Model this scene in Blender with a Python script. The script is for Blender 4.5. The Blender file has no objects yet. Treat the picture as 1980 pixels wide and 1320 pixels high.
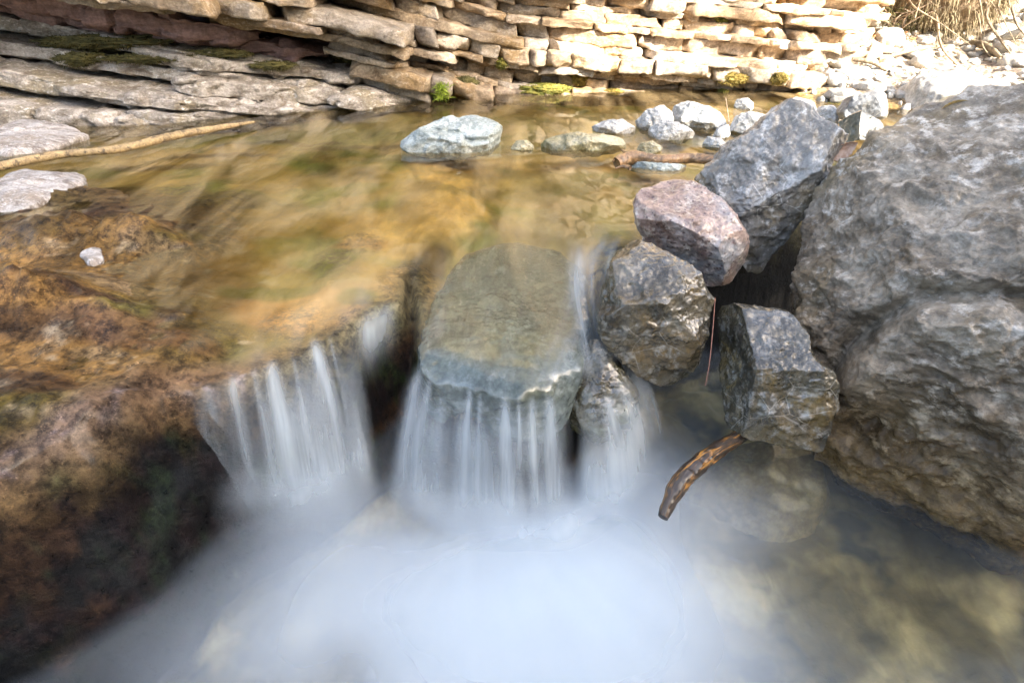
import bpy, bmesh, math, random
import numpy as np
from mathutils import Vector

SC = bpy.context.scene
COL = SC.collection
R = math.radians

# ------------------------------------------------------------------ camera
CAM_H = 0.70
PITCH = R(32.0)
FPX = 1180.0
cam_d = bpy.data.cameras.new('camera')
cam_d.sensor_width = 36.0
cam_d.lens = FPX / 1980.0 * 36.0
cam_d.clip_start = 0.02
cam_d.clip_end = 500.0
cam = bpy.data.objects.new('camera', cam_d)
COL.objects.link(cam)
cam.location = (0, 0, CAM_H)
cam.rotation_euler = (math.pi / 2 - PITCH, 0, 0)
SC.camera = cam

# ------------------------------------------------------------------ light
SUN_EL = R(30.0)
SUN_DIR = np.array([0.7071 * math.cos(SUN_EL), -0.7071 * math.cos(SUN_EL), math.sin(SUN_EL)])
world = bpy.data.worlds.new('World')
SC.world = world
world.use_nodes = True
wnt = world.node_tree
bg = wnt.nodes['Background']
sky = wnt.nodes.new('ShaderNodeTexSky')
sky.sky_type = 'NISHITA'
sky.sun_disc = False
sky.sun_elevation = SUN_EL
sky.sun_rotation = math.atan2(SUN_DIR[0], SUN_DIR[1])
sky.air_density = 1.0
sky.dust_density = 5.0
sky.ozone_density = 0.45
wnt.links.new(sky.outputs[0], bg.inputs[0])
bg.inputs[1].default_value = 0.12
sun_d = bpy.data.lights.new('sun', 'SUN')
sun_d.energy = 3.4
sun_d.angle = R(0.53)
sun_d.color = (1.0, 0.93, 0.82)
sun = bpy.data.objects.new('sun', sun_d)
COL.objects.link(sun)
sun.rotation_euler = Vector(SUN_DIR).to_track_quat('Z', 'Y').to_euler()

SC.view_settings.view_transform = 'Standard'
SC.view_settings.look = 'None'
SC.view_settings.gamma = 1.0
SC.view_settings.exposure = 3.0
SC.render.engine = 'CYCLES'
SC.cycles.use_denoising = True
SC.cycles.transparent_max_bounces = 32
SC.cycles.max_bounces = 8
SC.cycles.diffuse_bounces = 4
SC.cycles.glossy_bounces = 4
SC.cycles.caustics_reflective = False
SC.cycles.caustics_refractive = False

# ------------------------------------------------------------------ geometry of the view (turns a photo pixel + known height into a place)
CP, SP = math.cos(PITCH), math.sin(PITCH)
CAM = np.array([0.0, 0.0, CAM_H])
FWD = np.array([0.0, CP, -SP]); UPV = np.array([0.0, SP, CP]); RGT = np.array([1.0, 0, 0])

def ray(px, py):
    return FWD + RGT * ((px - 990.0) / FPX) + UPV * ((660.0 - py) / FPX)
def G(px, py, z=0.0):
    d = ray(px, py)
    return CAM + d * ((z - CAM_H) / d[2])
def D(px, py, dep):
    return CAM + ray(px, py) * dep
def onplane(px, py, p0, n):
    d = ray(px, py)
    return CAM + d * (np.dot(p0 - CAM, n) / np.dot(d, n))

# ------------------------------------------------------------------ numpy noise
def _h(ix, iy, iz, seed):
    h = (ix.astype(np.int64) * 374761393 + iy.astype(np.int64) * 668265263 + iz.astype(np.int64) * 2147483647 + seed * 974711) & 0xFFFFFFFF
    h = ((h ^ (h >> 13)) * 1274126177) & 0xFFFFFFFF
    h = ((h ^ (h >> 16)) * 2246822519) & 0xFFFFFFFF
    return h ^ (h >> 15)
def _grad(ix, iy, iz, fx, fy, fz, seed):
    h = _h(ix, iy, iz, seed)
    gx = (h & 1023) / 511.5 - 1.0
    gy = ((h >> 10) & 1023) / 511.5 - 1.0
    gz = ((h >> 20) & 1023) / 511.5 - 1.0
    return gx * fx + gy * fy + gz * fz
def pnoise(p, seed=0):
    p = np.asarray(p, float)
    i = np.floor(p); f = p - i
    u = f * f * f * (f * (f * 6 - 15) + 10)
    x, y, z = i[:, 0], i[:, 1], i[:, 2]
    fx, fy, fz = f[:, 0], f[:, 1], f[:, 2]
    ux, uy, uz = u[:, 0], u[:, 1], u[:, 2]
    def g(a, b, c):
        return _grad(x + a, y + b, z + c, fx - a, fy - b, fz - c, seed)
    x00 = g(0,0,0) * (1-ux) + g(1,0,0) * ux
    x10 = g(0,1,0) * (1-ux) + g(1,1,0) * ux
    x01 = g(0,0,1) * (1-ux) + g(1,0,1) * ux
    x11 = g(0,1,1) * (1-ux) + g(1,1,1) * ux
    return (x00 * (1-uy) + x10 * uy) * (1-uz) + (x01 * (1-uy) + x11 * uy) * uz
def fbm(p, oct=4, seed=0, gain=0.5):
    a, s, t = 1.0, np.zeros(len(p)), 0.0
    q = np.asarray(p, float).copy()
    for k in range(oct):
        s += a * pnoise(q, seed + k * 17); t += a
        a *= gain; q = q * 2.03 + 5.3
    return s / t
def ridged(p, oct=4, seed=0, gain=0.5):
    a, s, t = 1.0, np.zeros(len(p)), 0.0
    q = np.asarray(p, float).copy()
    for k in range(oct):
        s += a * (1 - 2 * np.abs(pnoise(q, seed + k * 17))); t += a
        a *= gain; q = q * 2.03 + 5.3
    return s / t
def cells(p, seed=0):
    """distance to nearest and second nearest random point, and the id of the nearest"""
    p = np.asarray(p, float)
    i = np.floor(p)
    d1 = np.full(len(p), 9.0); d2 = np.full(len(p), 9.0); idn = np.zeros(len(p))
    for a in (-1, 0, 1):
        for b in (-1, 0, 1):
            for c in (-1, 0, 1):
                x, y, z = i[:, 0] + a, i[:, 1] + b, i[:, 2] + c
                h = _h(x, y, z, seed)
                q = np.stack([x + (h & 1023) / 1023, y + ((h >> 10) & 1023) / 1023, z + ((h >> 20) & 1023) / 1023], 1)
                d = np.sqrt(((q - p) ** 2).sum(1))
                n = d < d1
                d2 = np.where(n, d1, np.minimum(d2, d))
                idn = np.where(n, ((h >> 5) & 1023) / 1023.0, idn)
                d1 = np.where(n, d, d1)
    return d1, d2, idn
def scoops(p, seed=0, tilt=.7, quad=.55, jit=.45):
    """conchoidal fracture: hollow scoops that meet in sharp ridges"""
    p = np.asarray(p, float)
    i = np.floor(p)
    best = np.full(len(p), 9.0)
    for a in (-1, 0, 1):
        for b in (-1, 0, 1):
            for c in (-1, 0, 1):
                x, y, z = i[:, 0] + a, i[:, 1] + b, i[:, 2] + c
                h = _h(x, y, z, seed); g = _h(x, y, z, seed + 991)
                d = p - np.stack([x + (h & 1023) / 1023, y + ((h >> 10) & 1023) / 1023, z + ((h >> 20) & 1023) / 1023], 1)
                t = d[:, 0] * ((g & 1023) / 511.5 - 1) + d[:, 1] * (((g >> 10) & 1023) / 511.5 - 1) + d[:, 2] * (((g >> 20) & 1023) / 511.5 - 1)
                best = np.minimum(best, quad * (d * d).sum(1) + tilt * .5 * t + jit * ((h >> 7) & 255) / 255.0)
    return best - .35
def sstep(a, b, x):
    t = np.clip((np.asarray(x, float) - a) / (b - a), 0, 1)
    return t * t * (3 - 2 * t)

# ------------------------------------------------------------------ mesh / object helpers
def link(name, verts, faces, mat=None, parent=None, smooth=True, loc=None, col=None, attrs=None, facing=None):
    me = bpy.data.meshes.new(name)
    v = np.asarray(verts, np.float32)
    if facing is not None:
        nn = np.cross(v[faces[:, 1]] - v[faces[:, 0]], v[faces[:, 2]] - v[faces[:, 0]]).sum(0)
        if np.dot(nn, facing) < 0: faces = np.ascontiguousarray(faces[:, ::-1])
    if loc is not None:
        v = v - np.asarray(loc, np.float32)
    if isinstance(faces, np.ndarray):
        n, k = faces.shape
        me.vertices.add(len(v)); me.vertices.foreach_set('co', v.ravel())
        me.loops.add(n * k); me.loops.foreach_set('vertex_index', faces.astype(np.int32).ravel())
        me.polygons.add(n)
        me.polygons.foreach_set('loop_start', np.arange(0, n * k, k, dtype=np.int32))
        me.update(calc_edges=True)
    else:
        me.from_pydata([tuple(x) for x in v], [], faces)
    if smooth:
        me.polygons.foreach_set('use_smooth', np.ones(len(me.polygons), bool))
    if col is not None:
        ca = me.color_attributes.new('tone', 'FLOAT_COLOR', 'POINT')
        c4 = np.ones((len(v), 4), np.float32); c4[:, :3] = col
        ca.data.foreach_set('color', c4.ravel())
    for k, val in (attrs or {}).items():
        at = me.attributes.new(k, 'FLOAT', 'POINT')
        at.data.foreach_set('value', np.asarray(val, np.float32))
    me.validate()
    o = bpy.data.objects.new(name, me)
    COL.objects.link(o)
    if loc is not None:
        o.location = [float(a) for a in loc]
    if mat is not None:
        me.materials.append(mat)
    if parent is not None:
        o.parent = parent
        o.matrix_parent_inverse.identity()
        if loc is not None:
            o.location = [float(a) - b for a, b in zip(loc, parent.location)]
    return o
def tag(o, label=None, cat=None, group=None, kind=None):
    if label: o['label'] = label
    if cat: o['category'] = cat
    if group: o['group'] = group
    if kind: o['kind'] = kind
    return o
def empty(name, loc):
    o = bpy.data.objects.new(name, None)
    o.empty_display_size = 0.1
    COL.objects.link(o)
    o.location = [float(a) for a in loc]
    return o
def copy_tree(o, parent=None):
    c = o.copy(); COL.objects.link(c)
    if parent is not None: c.parent = parent
    for ch in list(o.children): copy_tree(ch, c)
    return c
_ico = {}
def ico(sub):
    if sub not in _ico:
        bm = bmesh.new()
        bmesh.ops.create_icosphere(bm, subdivisions=sub, radius=1.0)
        v = np.array([x.co[:] for x in bm.verts])
        f = np.array([[x.index for x in fc.verts] for fc in bm.faces], np.int32)
        bm.free()
        v /= np.linalg.norm(v, axis=1)[:, None]
        _ico[sub] = (v, f)
    return _ico[sub]
def grid_faces(nu, nv, wrap_v=False):
    a = np.arange(nu * nv).reshape(nu, nv)
    if wrap_v:
        a = np.concatenate([a, a[:, :1]], 1)
    return np.stack([a[:-1, :-1].ravel(), a[1:, :-1].ravel(), a[1:, 1:].ravel(), a[:-1, 1:].ravel()], 1).astype(np.int32)
def catmull(pts, n):
    pts = np.asarray(pts, float)
    P = np.vstack([2 * pts[0] - pts[1], pts, 2 * pts[-1] - pts[-2]])
    seg = np.linalg.norm(np.diff(pts, axis=0), axis=1)
    cum = np.concatenate([[0], np.cumsum(seg)])
    out = []
    for s in np.linspace(0, cum[-1], n):
        k = min(np.searchsorted(cum, s, side='right') - 1, len(pts) - 2)
        t = (s - cum[k]) / max(seg[k], 1e-9)
        p0, p1, p2, p3 = P[k], P[k+1], P[k+2], P[k+3]
        out.append(0.5 * ((2*p1) + (-p0+p2)*t + (2*p0-5*p1+4*p2-p3)*t*t + (-p0+3*p1-3*p2+p3)*t**3))
    return np.array(out)
def polyradius(outline, th):
    """radius of a star-shaped outline in each direction th"""
    o = np.asarray(outline, float)
    a = np.arctan2(o[:, 1], o[:, 0]); r = np.hypot(o[:, 0], o[:, 1])
    k = np.argsort(a); o = o[k]; a = a[k]
    n = len(o)
    idx = np.searchsorted(a, th) % n
    p = o[idx - 1]; q = o[idx]
    dx, dy = np.cos(th), np.sin(th)
    e = q - p
    den = dx * e[:, 1] - dy * e[:, 0]
    rr = (p[:, 0] * e[:, 1] - p[:, 1] * e[:, 0]) / np.where(np.abs(den) < 1e-9, 1e-9, den)
    return np.clip(rr, 0.2 * r.min(), 1.5 * r.max())

def rock_verts(center, U, V, W, outline, Dp, Dm, sub=6, power=3.0, cuts=(), ncut=14, cutd=(0.80, 1.0), seed=0,
               low=0.05, mid=0.02, fine=0.006, grain=0.0, strata=None, soft=0.02, smooth_outline=0.12, chip=0.05):
    """closed boulder: outline in the U-V plane, Dp / Dm deep along +W / -W, chipped by planes, roughened by noise"""
    v, f = ico(sub)
    th = np.arctan2(v[:, 1], v[:, 0])
    Rr = np.zeros(len(v))
    for k in np.linspace(-1, 1, 5):
        Rr += polyradius(outline, (th + k * smooth_outline + np.pi) % (2 * np.pi) - np.pi) / 5
    s = np.hypot(v[:, 0], v[:, 1]); c = v[:, 2]
    dep = np.where(c > 0, Dp, Dm)
    r = ((s / Rr) ** power + (np.abs(c) / dep) ** power) ** (-1.0 / power)
    p = v * r[:, None]
    size = float(np.mean(np.hypot(*np.asarray(outline).T)))
    rng = np.random.RandomState(seed)
    sc = np.array([size, size, 0.5 * (Dp + Dm)])
    planes = []
    for k in range(ncut):
        n = rng.normal(size=3); n[2] = abs(n[2]) + .45; n /= np.linalg.norm(n)
        sup = (p @ n).max()
        planes.append((n, sup * rng.uniform(*cutd)))
    for (pt, n) in cuts:
        n = np.asarray(n, float); n = n / np.linalg.norm(n)
        planes.append((n, float(np.dot(n, pt))))
    for n, d in planes:
        h = p @ n - d
        # wavy cut so that the facet is not a perfect plane
        h = h + size * 0.035 * pnoise(p * (2.2 / size) + seed * 3.1, seed + 5)
        sft = soft * size
        over = np.where(h > sft, h, np.where(h < -sft, 0, (h + sft) ** 2 / (4 * sft)))
        p = p - over[:, None] * n
    q = p + seed * 7.7
    nd = v / (np.linalg.norm(v * np.array([1, 1, size / max(0.3 * size, 0.5 * (Dp + Dm))]), axis=1)[:, None])
    nd = nd / np.linalg.norm(nd, axis=1)[:, None]
    disp = low * size * fbm(q * (1.6 / size), 3, seed) * 2
    disp += mid * size * ridged(q * (5.0 / size), 4, seed + 31) 
    if fine:
        disp += fine * size * 2 * fbm(q * (22.0 / size), 4, seed + 61, 0.6)
    if grain:
        wv_ = .22 * np.stack([pnoise(q * 7 / size, 1), pnoise(q * 7 / size, 2), pnoise(q * 7 / size, 3)], 1)
        for fr_, am in ((7, .8), (15, .5), (32, .28)):
            disp += grain * am * size * scoops((q + wv_ * size * .3) * np.array([.7, 1.3, 1]) * (fr_ / size), seed + fr_, .4, .8, .3)
    if chip:
        for fr_, am in ((1.9, 1.0), (4.2, .55), (9.5, .28), (21.0, .14)):
            wq = q * (fr_ / size) + .25 * np.stack([pnoise(q * 2.5 * fr_ / size, seed + 1), pnoise(q * 2.5 * fr_ / size, seed + 2), pnoise(q * 2.5 * fr_ / size, seed + 3)], 1)
            wq = wq * np.array([1, 1.35, 1])
            disp += 1.7 * chip * am * size * scoops(wq, seed + int(fr_ * 7))
    if strata is not None:
        ax, freq, amp = strata
        ax = np.asarray(ax, float); ax /= np.linalg.norm(ax)
        tt = (q @ ax) * freq / size + 0.6 * fbm(q * 2 / size, 2, seed + 9)
        disp += amp * size * fbm(np.stack([tt * 3, 0 * tt, 0 * tt], 1) + 0.1 * q / size, 4, seed + 77, 0.7) * 2
    p = p + nd * disp[:, None]
    M = np.stack([U, V, W], 1)
    return p @ M.T + np.asarray(center), f

def view_frame(c):
    W = CAM - np.asarray(c); W = W / np.linalg.norm(W)
    U = np.cross(np.array([0, 0, 1.0]), W); U /= np.linalg.norm(U)
    V = np.cross(W, U)
    return U, V, W
def boulder(name, label, cat, pts, dep, Dp, Dm, mat, cuts=(), ctr=None, parent=None, group=None, **kw):
    """a boulder whose outline from the stream bank is the pixel polygon pts, standing dep metres away"""
    pts = np.asarray(pts, float)
    cx, cy = ctr if ctr is not None else 0.5 * (pts.min(0) + pts.max(0))
    c = D(cx, cy, dep)
    U, V, W = view_frame(c)
    out = []
    for (px, py) in pts:
        q = onplane(px, py, c, W) - c
        out.append((np.dot(q, U), np.dot(q, V)))
    lc = []
    for tri in cuts:   # three photo points, each with how far it stands towards the camera
        w3 = []
        for (px, py, dw) in tri:
            q = onplane(px, py, c + W * dw, W) - c
            w3.append(np.array([np.dot(q, U), np.dot(q, V), np.dot(q, W)]))
        n = np.cross(w3[1] - w3[0], w3[2] - w3[0])
        if n[2] < 0: n = -n
        lc.append((w3[0], n))
    v, f = rock_verts(c, U, V, W, out, Dp, Dm, cuts=lc, **kw)
    o = link(name, v, f, mat, loc=c)
    if label: tag(o, label, cat, group)
    return o

def tube(path, radii, nring=14, seed=0, rough=0.12, lump=0.25):
    path = np.asarray(path, float); n = len(path)
    tan = np.gradient(path, axis=0); tan /= np.linalg.norm(tan, axis=1)[:, None]
    up = np.array([0.13, 0.21, 0.97])
    vs = []
    side = np.cross(tan, up); side /= np.linalg.norm(side, axis=1)[:, None]
    upp = np.cross(side, tan)
    a = np.linspace(0, 2 * np.pi, nring, endpoint=False)
    ring = side[:, None, :] * np.cos(a)[None, :, None] + upp[:, None, :] * np.sin(a)[None, :, None]
    rad = np.asarray(radii)[:, None] * np.ones((1, nring))
    base = path[:, None, :] + ring * rad[:, :, None]
    q = base.reshape(-1, 3)
    mr = float(np.mean(radii))
    nz = rough * fbm(q * (0.9 / mr) + seed, 3, seed) * 2 + lump * fbm(path.repeat(nring, 0) * (0.25 / mr) + seed, 2, seed + 3)
    v = path.repeat(nring, 0) + (ring * rad[:, :, None]).reshape(-1, 3) * (1 + nz)[:, None]
    f = [list(map(int, x)) for x in grid_faces(n, nring, True)]
    v = list(v)
    # broken, slightly uneven ends
    for e, s in ((0, -1), (n - 1, 1)):
        c = path[e] + tan[e] * s * radii[e] * 0.35
        v.append(c); ci = len(v) - 1
        for k in range(nring):
            i0 = e * nring + k; i1 = e * nring + (k + 1) % nring
            f.append([i0, i1, ci] if s > 0 else [i1, i0, ci])
    return np.array(v), f

# ------------------------------------------------------------------ node helpers
class NT:
    def __init__(self, name):
        self.m = bpy.data.materials.new(name)
        self.m.use_nodes = True
        self.t = self.m.node_tree
        self.t.nodes.clear()
        self.out = self.t.nodes.new('ShaderNodeOutputMaterial')
    def n(self, typ, **kw):
        nd = self.t.nodes.new(typ)
        for k, v in kw.items(): setattr(nd, k, v)
        return nd
    def l(self, a, b): self.t.links.new(a, b)
    def set(self, sock, v):
        if hasattr(v, 'links') or hasattr(v, 'is_linked'): self.l(v, sock)
        else: sock.default_value = v
    def coord(self, kind='Object', scale=(1, 1, 1), rot=(0, 0, 0), loc=(0, 0, 0)):
        tc = self.n('ShaderNodeTexCoord')
        mp = self.n('ShaderNodeMapping')
        mp.inputs['Scale'].default_value = scale
        mp.inputs['Rotation'].default_value = rot
        mp.inputs['Location'].default_value = loc
        if kind == 'World':
            g = self.n('ShaderNodeNewGeometry'); self.l(g.outputs['Position'], mp.inputs[0])
        else:
            self.l(tc.outputs[kind], mp.inputs[0])
        return mp.outputs[0]
    def noise(self, vec, scale, detail=6, rough=0.6, dist=0.0):
        nd = self.n('ShaderNodeTexNoise')
        self.l(vec, nd.inputs['Vector'])
        nd.inputs['Scale'].default_value = scale
        nd.inputs['Detail'].default_value = detail
        nd.inputs['Roughness'].default_value = rough
        nd.inputs['Distortion'].default_value = dist
        return nd.outputs['Fac']
    def voro(self, vec, scale, feature='F1', rnd=1.0):
        nd = self.n('ShaderNodeTexVoronoi', feature=feature)
        self.l(vec, nd.inputs['Vector'])
        nd.inputs['Scale'].default_value = scale
        nd.inputs['Randomness'].default_value = rnd
        return nd.outputs['Distance']
    def ramp(self, fac, a, b, lo=0.0, hi=1.0):
        nd = self.n('ShaderNodeMapRange', interpolation_type='SMOOTHSTEP')
        self.l(fac, nd.inputs[0])
        nd.inputs[1].default_value = a; nd.inputs[2].default_value = b
        nd.inputs[3].default_value = lo; nd.inputs[4].default_value = hi
        return nd.outputs[0]
    def mix(self, fac, a, b, mode='MIX'):
        nd = self.n('ShaderNodeMix', data_type='RGBA', blend_type=mode)
        self.set(nd.inputs[0], fac)
        for s, v in ((nd.inputs[6], a), (nd.inputs[7], b)):
            if isinstance(v, tuple): s.default_value = v if len(v) == 4 else v + (1,)
            else: self.l(v, s)
        return nd.outputs[2]
    def math(self, op, a, b=0.0, clamp=False):
        nd = self.n('ShaderNodeMath', operation=op, use_clamp=clamp)
        self.set(nd.inputs[0], a); self.set(nd.inputs[1], b)
        return nd.outputs[0]
    def bump(self, h, strength, dist, prev=None):
        nd = self.n('ShaderNodeBump')
        self.l(h, nd.inputs['Height'])
        nd.inputs['Strength'].default_value = strength
        nd.inputs['Distance'].default_value = dist
        if prev is not None: self.l(prev, nd.inputs['Normal'])
        return nd.outputs[0]
    def principled(self, col, rough, normal=None, spec=0.5, coat=0.0, coat_rough=0.1, coat_normal=None):
        b = self.n('ShaderNodeBsdfPrincipled')
        if isinstance(col, tuple): b.inputs['Base Color'].default_value = col + (1,)
        else: self.l(col, b.inputs['Base Color'])
        self.set(b.inputs['Roughness'], rough)
        b.inputs['Specular IOR Level'].default_value = spec
        if coat:
            self.set(b.inputs['Coat Weight'], coat)
            b.inputs['Coat Roughness'].default_value = coat_rough
            b.inputs['Coat IOR'].default_value = 1.65
        if normal is not None:
            self.l(normal, b.inputs['Normal'])
            if coat and coat_normal is not None: self.l(coat_normal, b.inputs['Coat Normal'])
        self.l(b.outputs[0], self.out.inputs[0])
        return b

def rock_mat(name, a, b, c, crust=(0.5, 0.5, 0.48), s=6.0, crust_amt=0.4, patch=0.5, rough=(0.45, 0.75), wet=0.0,
             bump=0.5, bd=0.02, streak=None, veins=0.0, kind='Object', stain=None, wetlevel=None, attr=False, soak=None, spots=None):
    """mottled stone: a/b fine mix, c in broad patches, pale mineral crust, thin veins"""
    N = NT(name)
    vec = N.coord(kind)
    sv = N.coord(kind, scale=streak[0], rot=streak[1]) if streak else vec
    n1 = N.noise(sv, s, 8, 0.68, 0.3)
    n2 = N.noise(vec, s * 0.35, 5, 0.6, 0.6)
    n3 = N.noise(sv, s * 3.1, 9, 0.72, 0.2)
    n4 = N.noise(vec, s * 9.0, 6, 0.7)
    col = N.mix(N.ramp(n1, 0.36, 0.64), a + (1,), b + (1,))
    col = N.mix(N.ramp(n2, 0.62 - 0.25 * patch, 0.72 - 0.15 * patch, 0, 0.85), col, c + (1,))
    cr = N.math('MULTIPLY', N.ramp(n3, 0.50, 0.66), N.ramp(n2, 0.35, 0.6, 0.25, 1.0))
    col = N.mix(N.math('MULTIPLY', cr, crust_amt), col, crust + (1,))
    if stain:
        ns = N.noise(sv, s * 0.8, 6, 0.7, 1.0)
        col = N.mix(N.ramp(ns, 0.56, 0.68, 0, 0.8), col, stain + (1,))
    if spots:
        sd1 = N.voro(vec, spots[0]); col = N.mix(N.ramp(sd1, .18, .26, .85, 0), col, spots[1] + (1,))
    if veins:
        vd = N.voro(N.coord(kind, scale=(1, .6, 1.3), rot=(0.3, 0.5, 0.7)), s * .9, 'DISTANCE_TO_EDGE')
        line = N.math('MULTIPLY', N.ramp(vd, 0.004, 0.014, veins, 0.0), N.ramp(N.noise(vec, s * .5, 2, .5), .48, .6))
        col = N.mix(line, col, (0.55, 0.53, 0.48, 1))
    col = N.mix(0.55, col, N.mix(N.ramp(n4, 0.3, 0.7), (0.45, 0.45, 0.45, 1), (1.5, 1.5, 1.5, 1)), 'MULTIPLY')
    if attr:
        at = N.n('ShaderNodeVertexColor', layer_name='tone')
        col = N.mix(1.0, col, at.outputs[0], 'MULTIPLY')
    ro = N.ramp(n1, 0.3, 0.7, rough[0], rough[1])
    coat = 0.0
    if wet:
        coat = N.ramp(N.noise(vec, s * 0.6, 4, 0.6), 0.35, 0.6, wet * 0.4, wet)
    if wetlevel is not None:   # the band just above the water line is soaked: darker, glossy
        g = N.n('ShaderNodeNewGeometry'); sx = N.n('ShaderNodeSeparateXYZ'); N.l(g.outputs['Position'], sx.inputs[0])
        hz = N.math('ADD', sx.outputs[2], N.math('MULTIPLY', n2, 0.05))
        w = N.ramp(hz, wetlevel[0], wetlevel[1], 1.0, 0.0)
        col = N.mix(N.math('MULTIPLY', w, 0.75 if soak is None else .95), col, N.mix(1.0, col, (0.36, 0.30, 0.2, 1) if soak is None else soak + (1,), 'MULTIPLY'))
        ro = N.math('SUBTRACT', ro, N.math('MULTIPLY', w, 0.35))
    h = N.math('ADD', N.math('MULTIPLY', n1, 0.55), N.math('MULTIPLY', n3, 0.45))
    nm = N.bump(h, bump, bd)
    nm = N.bump(n4, bump * 0.6, bd * 0.15, nm)
    N.principled(col, ro, nm, 0.4, coat, 0.08, N.bump(n1, bump * .25, bd * .6) if wet else None)
    return N.m

# ================================================================== MATERIALS
M = {}
M['grey'] = rock_mat('grey_limestone', (.10, .10, .098), (.25, .255, .255), (.17, .155, .12), (.58, .59, .58), 9, .8, .5, (.40, .7), 0.25, .55, .02, None, .5)
M['slab'] = rock_mat('slab_limestone', (.10, .098, .09), (.26, .258, .245), (.22, .18, .115), (.66, .66, .64), 9, .75, .45, (.28, .55), 0.6, .9, .018, None, .6)
M['big'] = rock_mat('weathered_limestone', (.12, .10, .07), (.41, .375, .315), (.23, .185, .11), (.80, .78, .73), 6, .95, .5, (.38, .7), 0.25, 1.0, .065, ((1, 1, 1.6), (.2, .5, .3)), .0,
                    stain=(.12, .08, .035), wetlevel=(-.36, .26), soak=(.62, .42, .17))
M['wet'] = rock_mat('wet_limestone', (.026, .021, .012), (.105, .088, .054), (.12, .08, .03), (.40, .40, .37), 10, .4, .55, (.14, .34), 1.0, .9, .018, None, .2, stain=(.15, .10, .035))
M['block'] = rock_mat('wet_dark_limestone', (.016, .014, .009), (.068, .060, .038), (.11, .075, .024), (.40, .41, .40), 11, .38, .5, (.12, .3), 1.0, .9, .016, None, .18, stain=(.16, .11, .03))
M['purple'] = rock_mat('mottled_purple_stone', (.15, .095, .075), (.36, .26, .21), (.24, .255, .27), (.66, .59, .50), 11, .75, .6, (.22, .5), .6, .7, .012, None, 0, stain=(.12, .06, .065), spots=(70, (.075, .045, .045)))
M['pale'] = rock_mat('pale_limestone', (.24, .245, .235), (.46, .46, .445), (.34, .325, .28), (.64, .64, .62), 14, .7, .45, (.5, .8), 0, .5, .01, None, 0, wetlevel=(-.02, .035))
M['palegreen'] = rock_mat('greenish_limestone', (.17, .20, .19), (.36, .40, .385), (.28, .30, .26), (.60, .62, .60), 12, .7, .4, (.4, .7), 0, .5, .01, ((1, 1, 3), (.2, .3, 0)), 0, wetlevel=(-.02, .03))
M['mossy'] = rock_mat('algae_stone', (.20, .18, .10), (.34, .31, .20), (.17, .17, .06), (.48, .46, .38), 12, .5, .4, (.4, .7), .5, .5, .01)
M['submerged'] = rock_mat('submerged_brown_stone', (.17, .12, .05), (.36, .28, .14), (.20, .16, .05), (.46, .40, .26), 7, .5, .5, (.3, .5), .5, .4, .012)
M['mosswet'] = rock_mat('wet_algae_stone', (.025, .020, .010), (.08, .066, .034), (.05, .055, .014), (.20, .20, .15), 14, .4, .5, (.15, .35), 1.0, .7, .01)
M['flat'] = rock_mat('green_grey_slate', (.06, .072, .062), (.135, .158, .145), (.10, .105, .065), (.26, .29, .285), 8, .55, .5, (.12, .3), 1.0, .6, .012, ((1, .5, 1), (0, 0, .2)))
M['dry'] = rock_mat('dry_pink_bedrock', (.17, .14, .115), (.44, .41, .38), (.26, .21, .16), (.64, .61, .58), 14, .8, .5, (.6, .85), 0, 1.0, .012, ((1, 2.5, 1), (0, 0, .3)))
M['ledge'] = rock_mat('ledge_limestone', (.16, .135, .105), (.44, .40, .355), (.24, .20, .13), (.68, .645, .60), 9, .9, .5, (.5, .8), 0, 1.0, .025, ((1, 1, 2.2), (0, .16, 0)), 0, 'World',
                      stain=(.12, .085, .05), wetlevel=(0, .05))
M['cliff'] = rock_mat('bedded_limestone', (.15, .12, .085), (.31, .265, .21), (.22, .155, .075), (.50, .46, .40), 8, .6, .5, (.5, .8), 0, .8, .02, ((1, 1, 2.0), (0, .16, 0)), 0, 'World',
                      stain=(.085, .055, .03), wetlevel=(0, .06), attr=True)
M['red'] = rock_mat('red_marl', (.15, .085, .07), (.26, .165, .145), (.19, .12, .11), (.34, .25, .22), 6, .35, .45, (.5, .8), 0, .8, .02, ((.5, 1, 4), (0, .16, 0)), 0, 'World')
M['scree'] = rock_mat('sunlit_scree', (.26, .24, .20), (.42, .39, .35), (.32, .27, .2), (.60, .58, .54), 5, .5, .4, (.6, .85), 0, .9, .03, None, 0, 'World', stain=(.22, .15, .09))
M['stone'] = rock_mat('pale_scree_stone', (.26, .245, .21), (.44, .42, .375), (.33, .28, .22), (.60, .58, .54), 9, .4, .4, (.6, .85), 0, .6, .01)
M['gorge'] = rock_mat('gorge_rock', (.20, .18, .15), (.32, .30, .26), (.24, .21, .16), (.45, .43, .4), 1.2, .4, .4, (.6, .85), 0, .8, .1)

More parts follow.
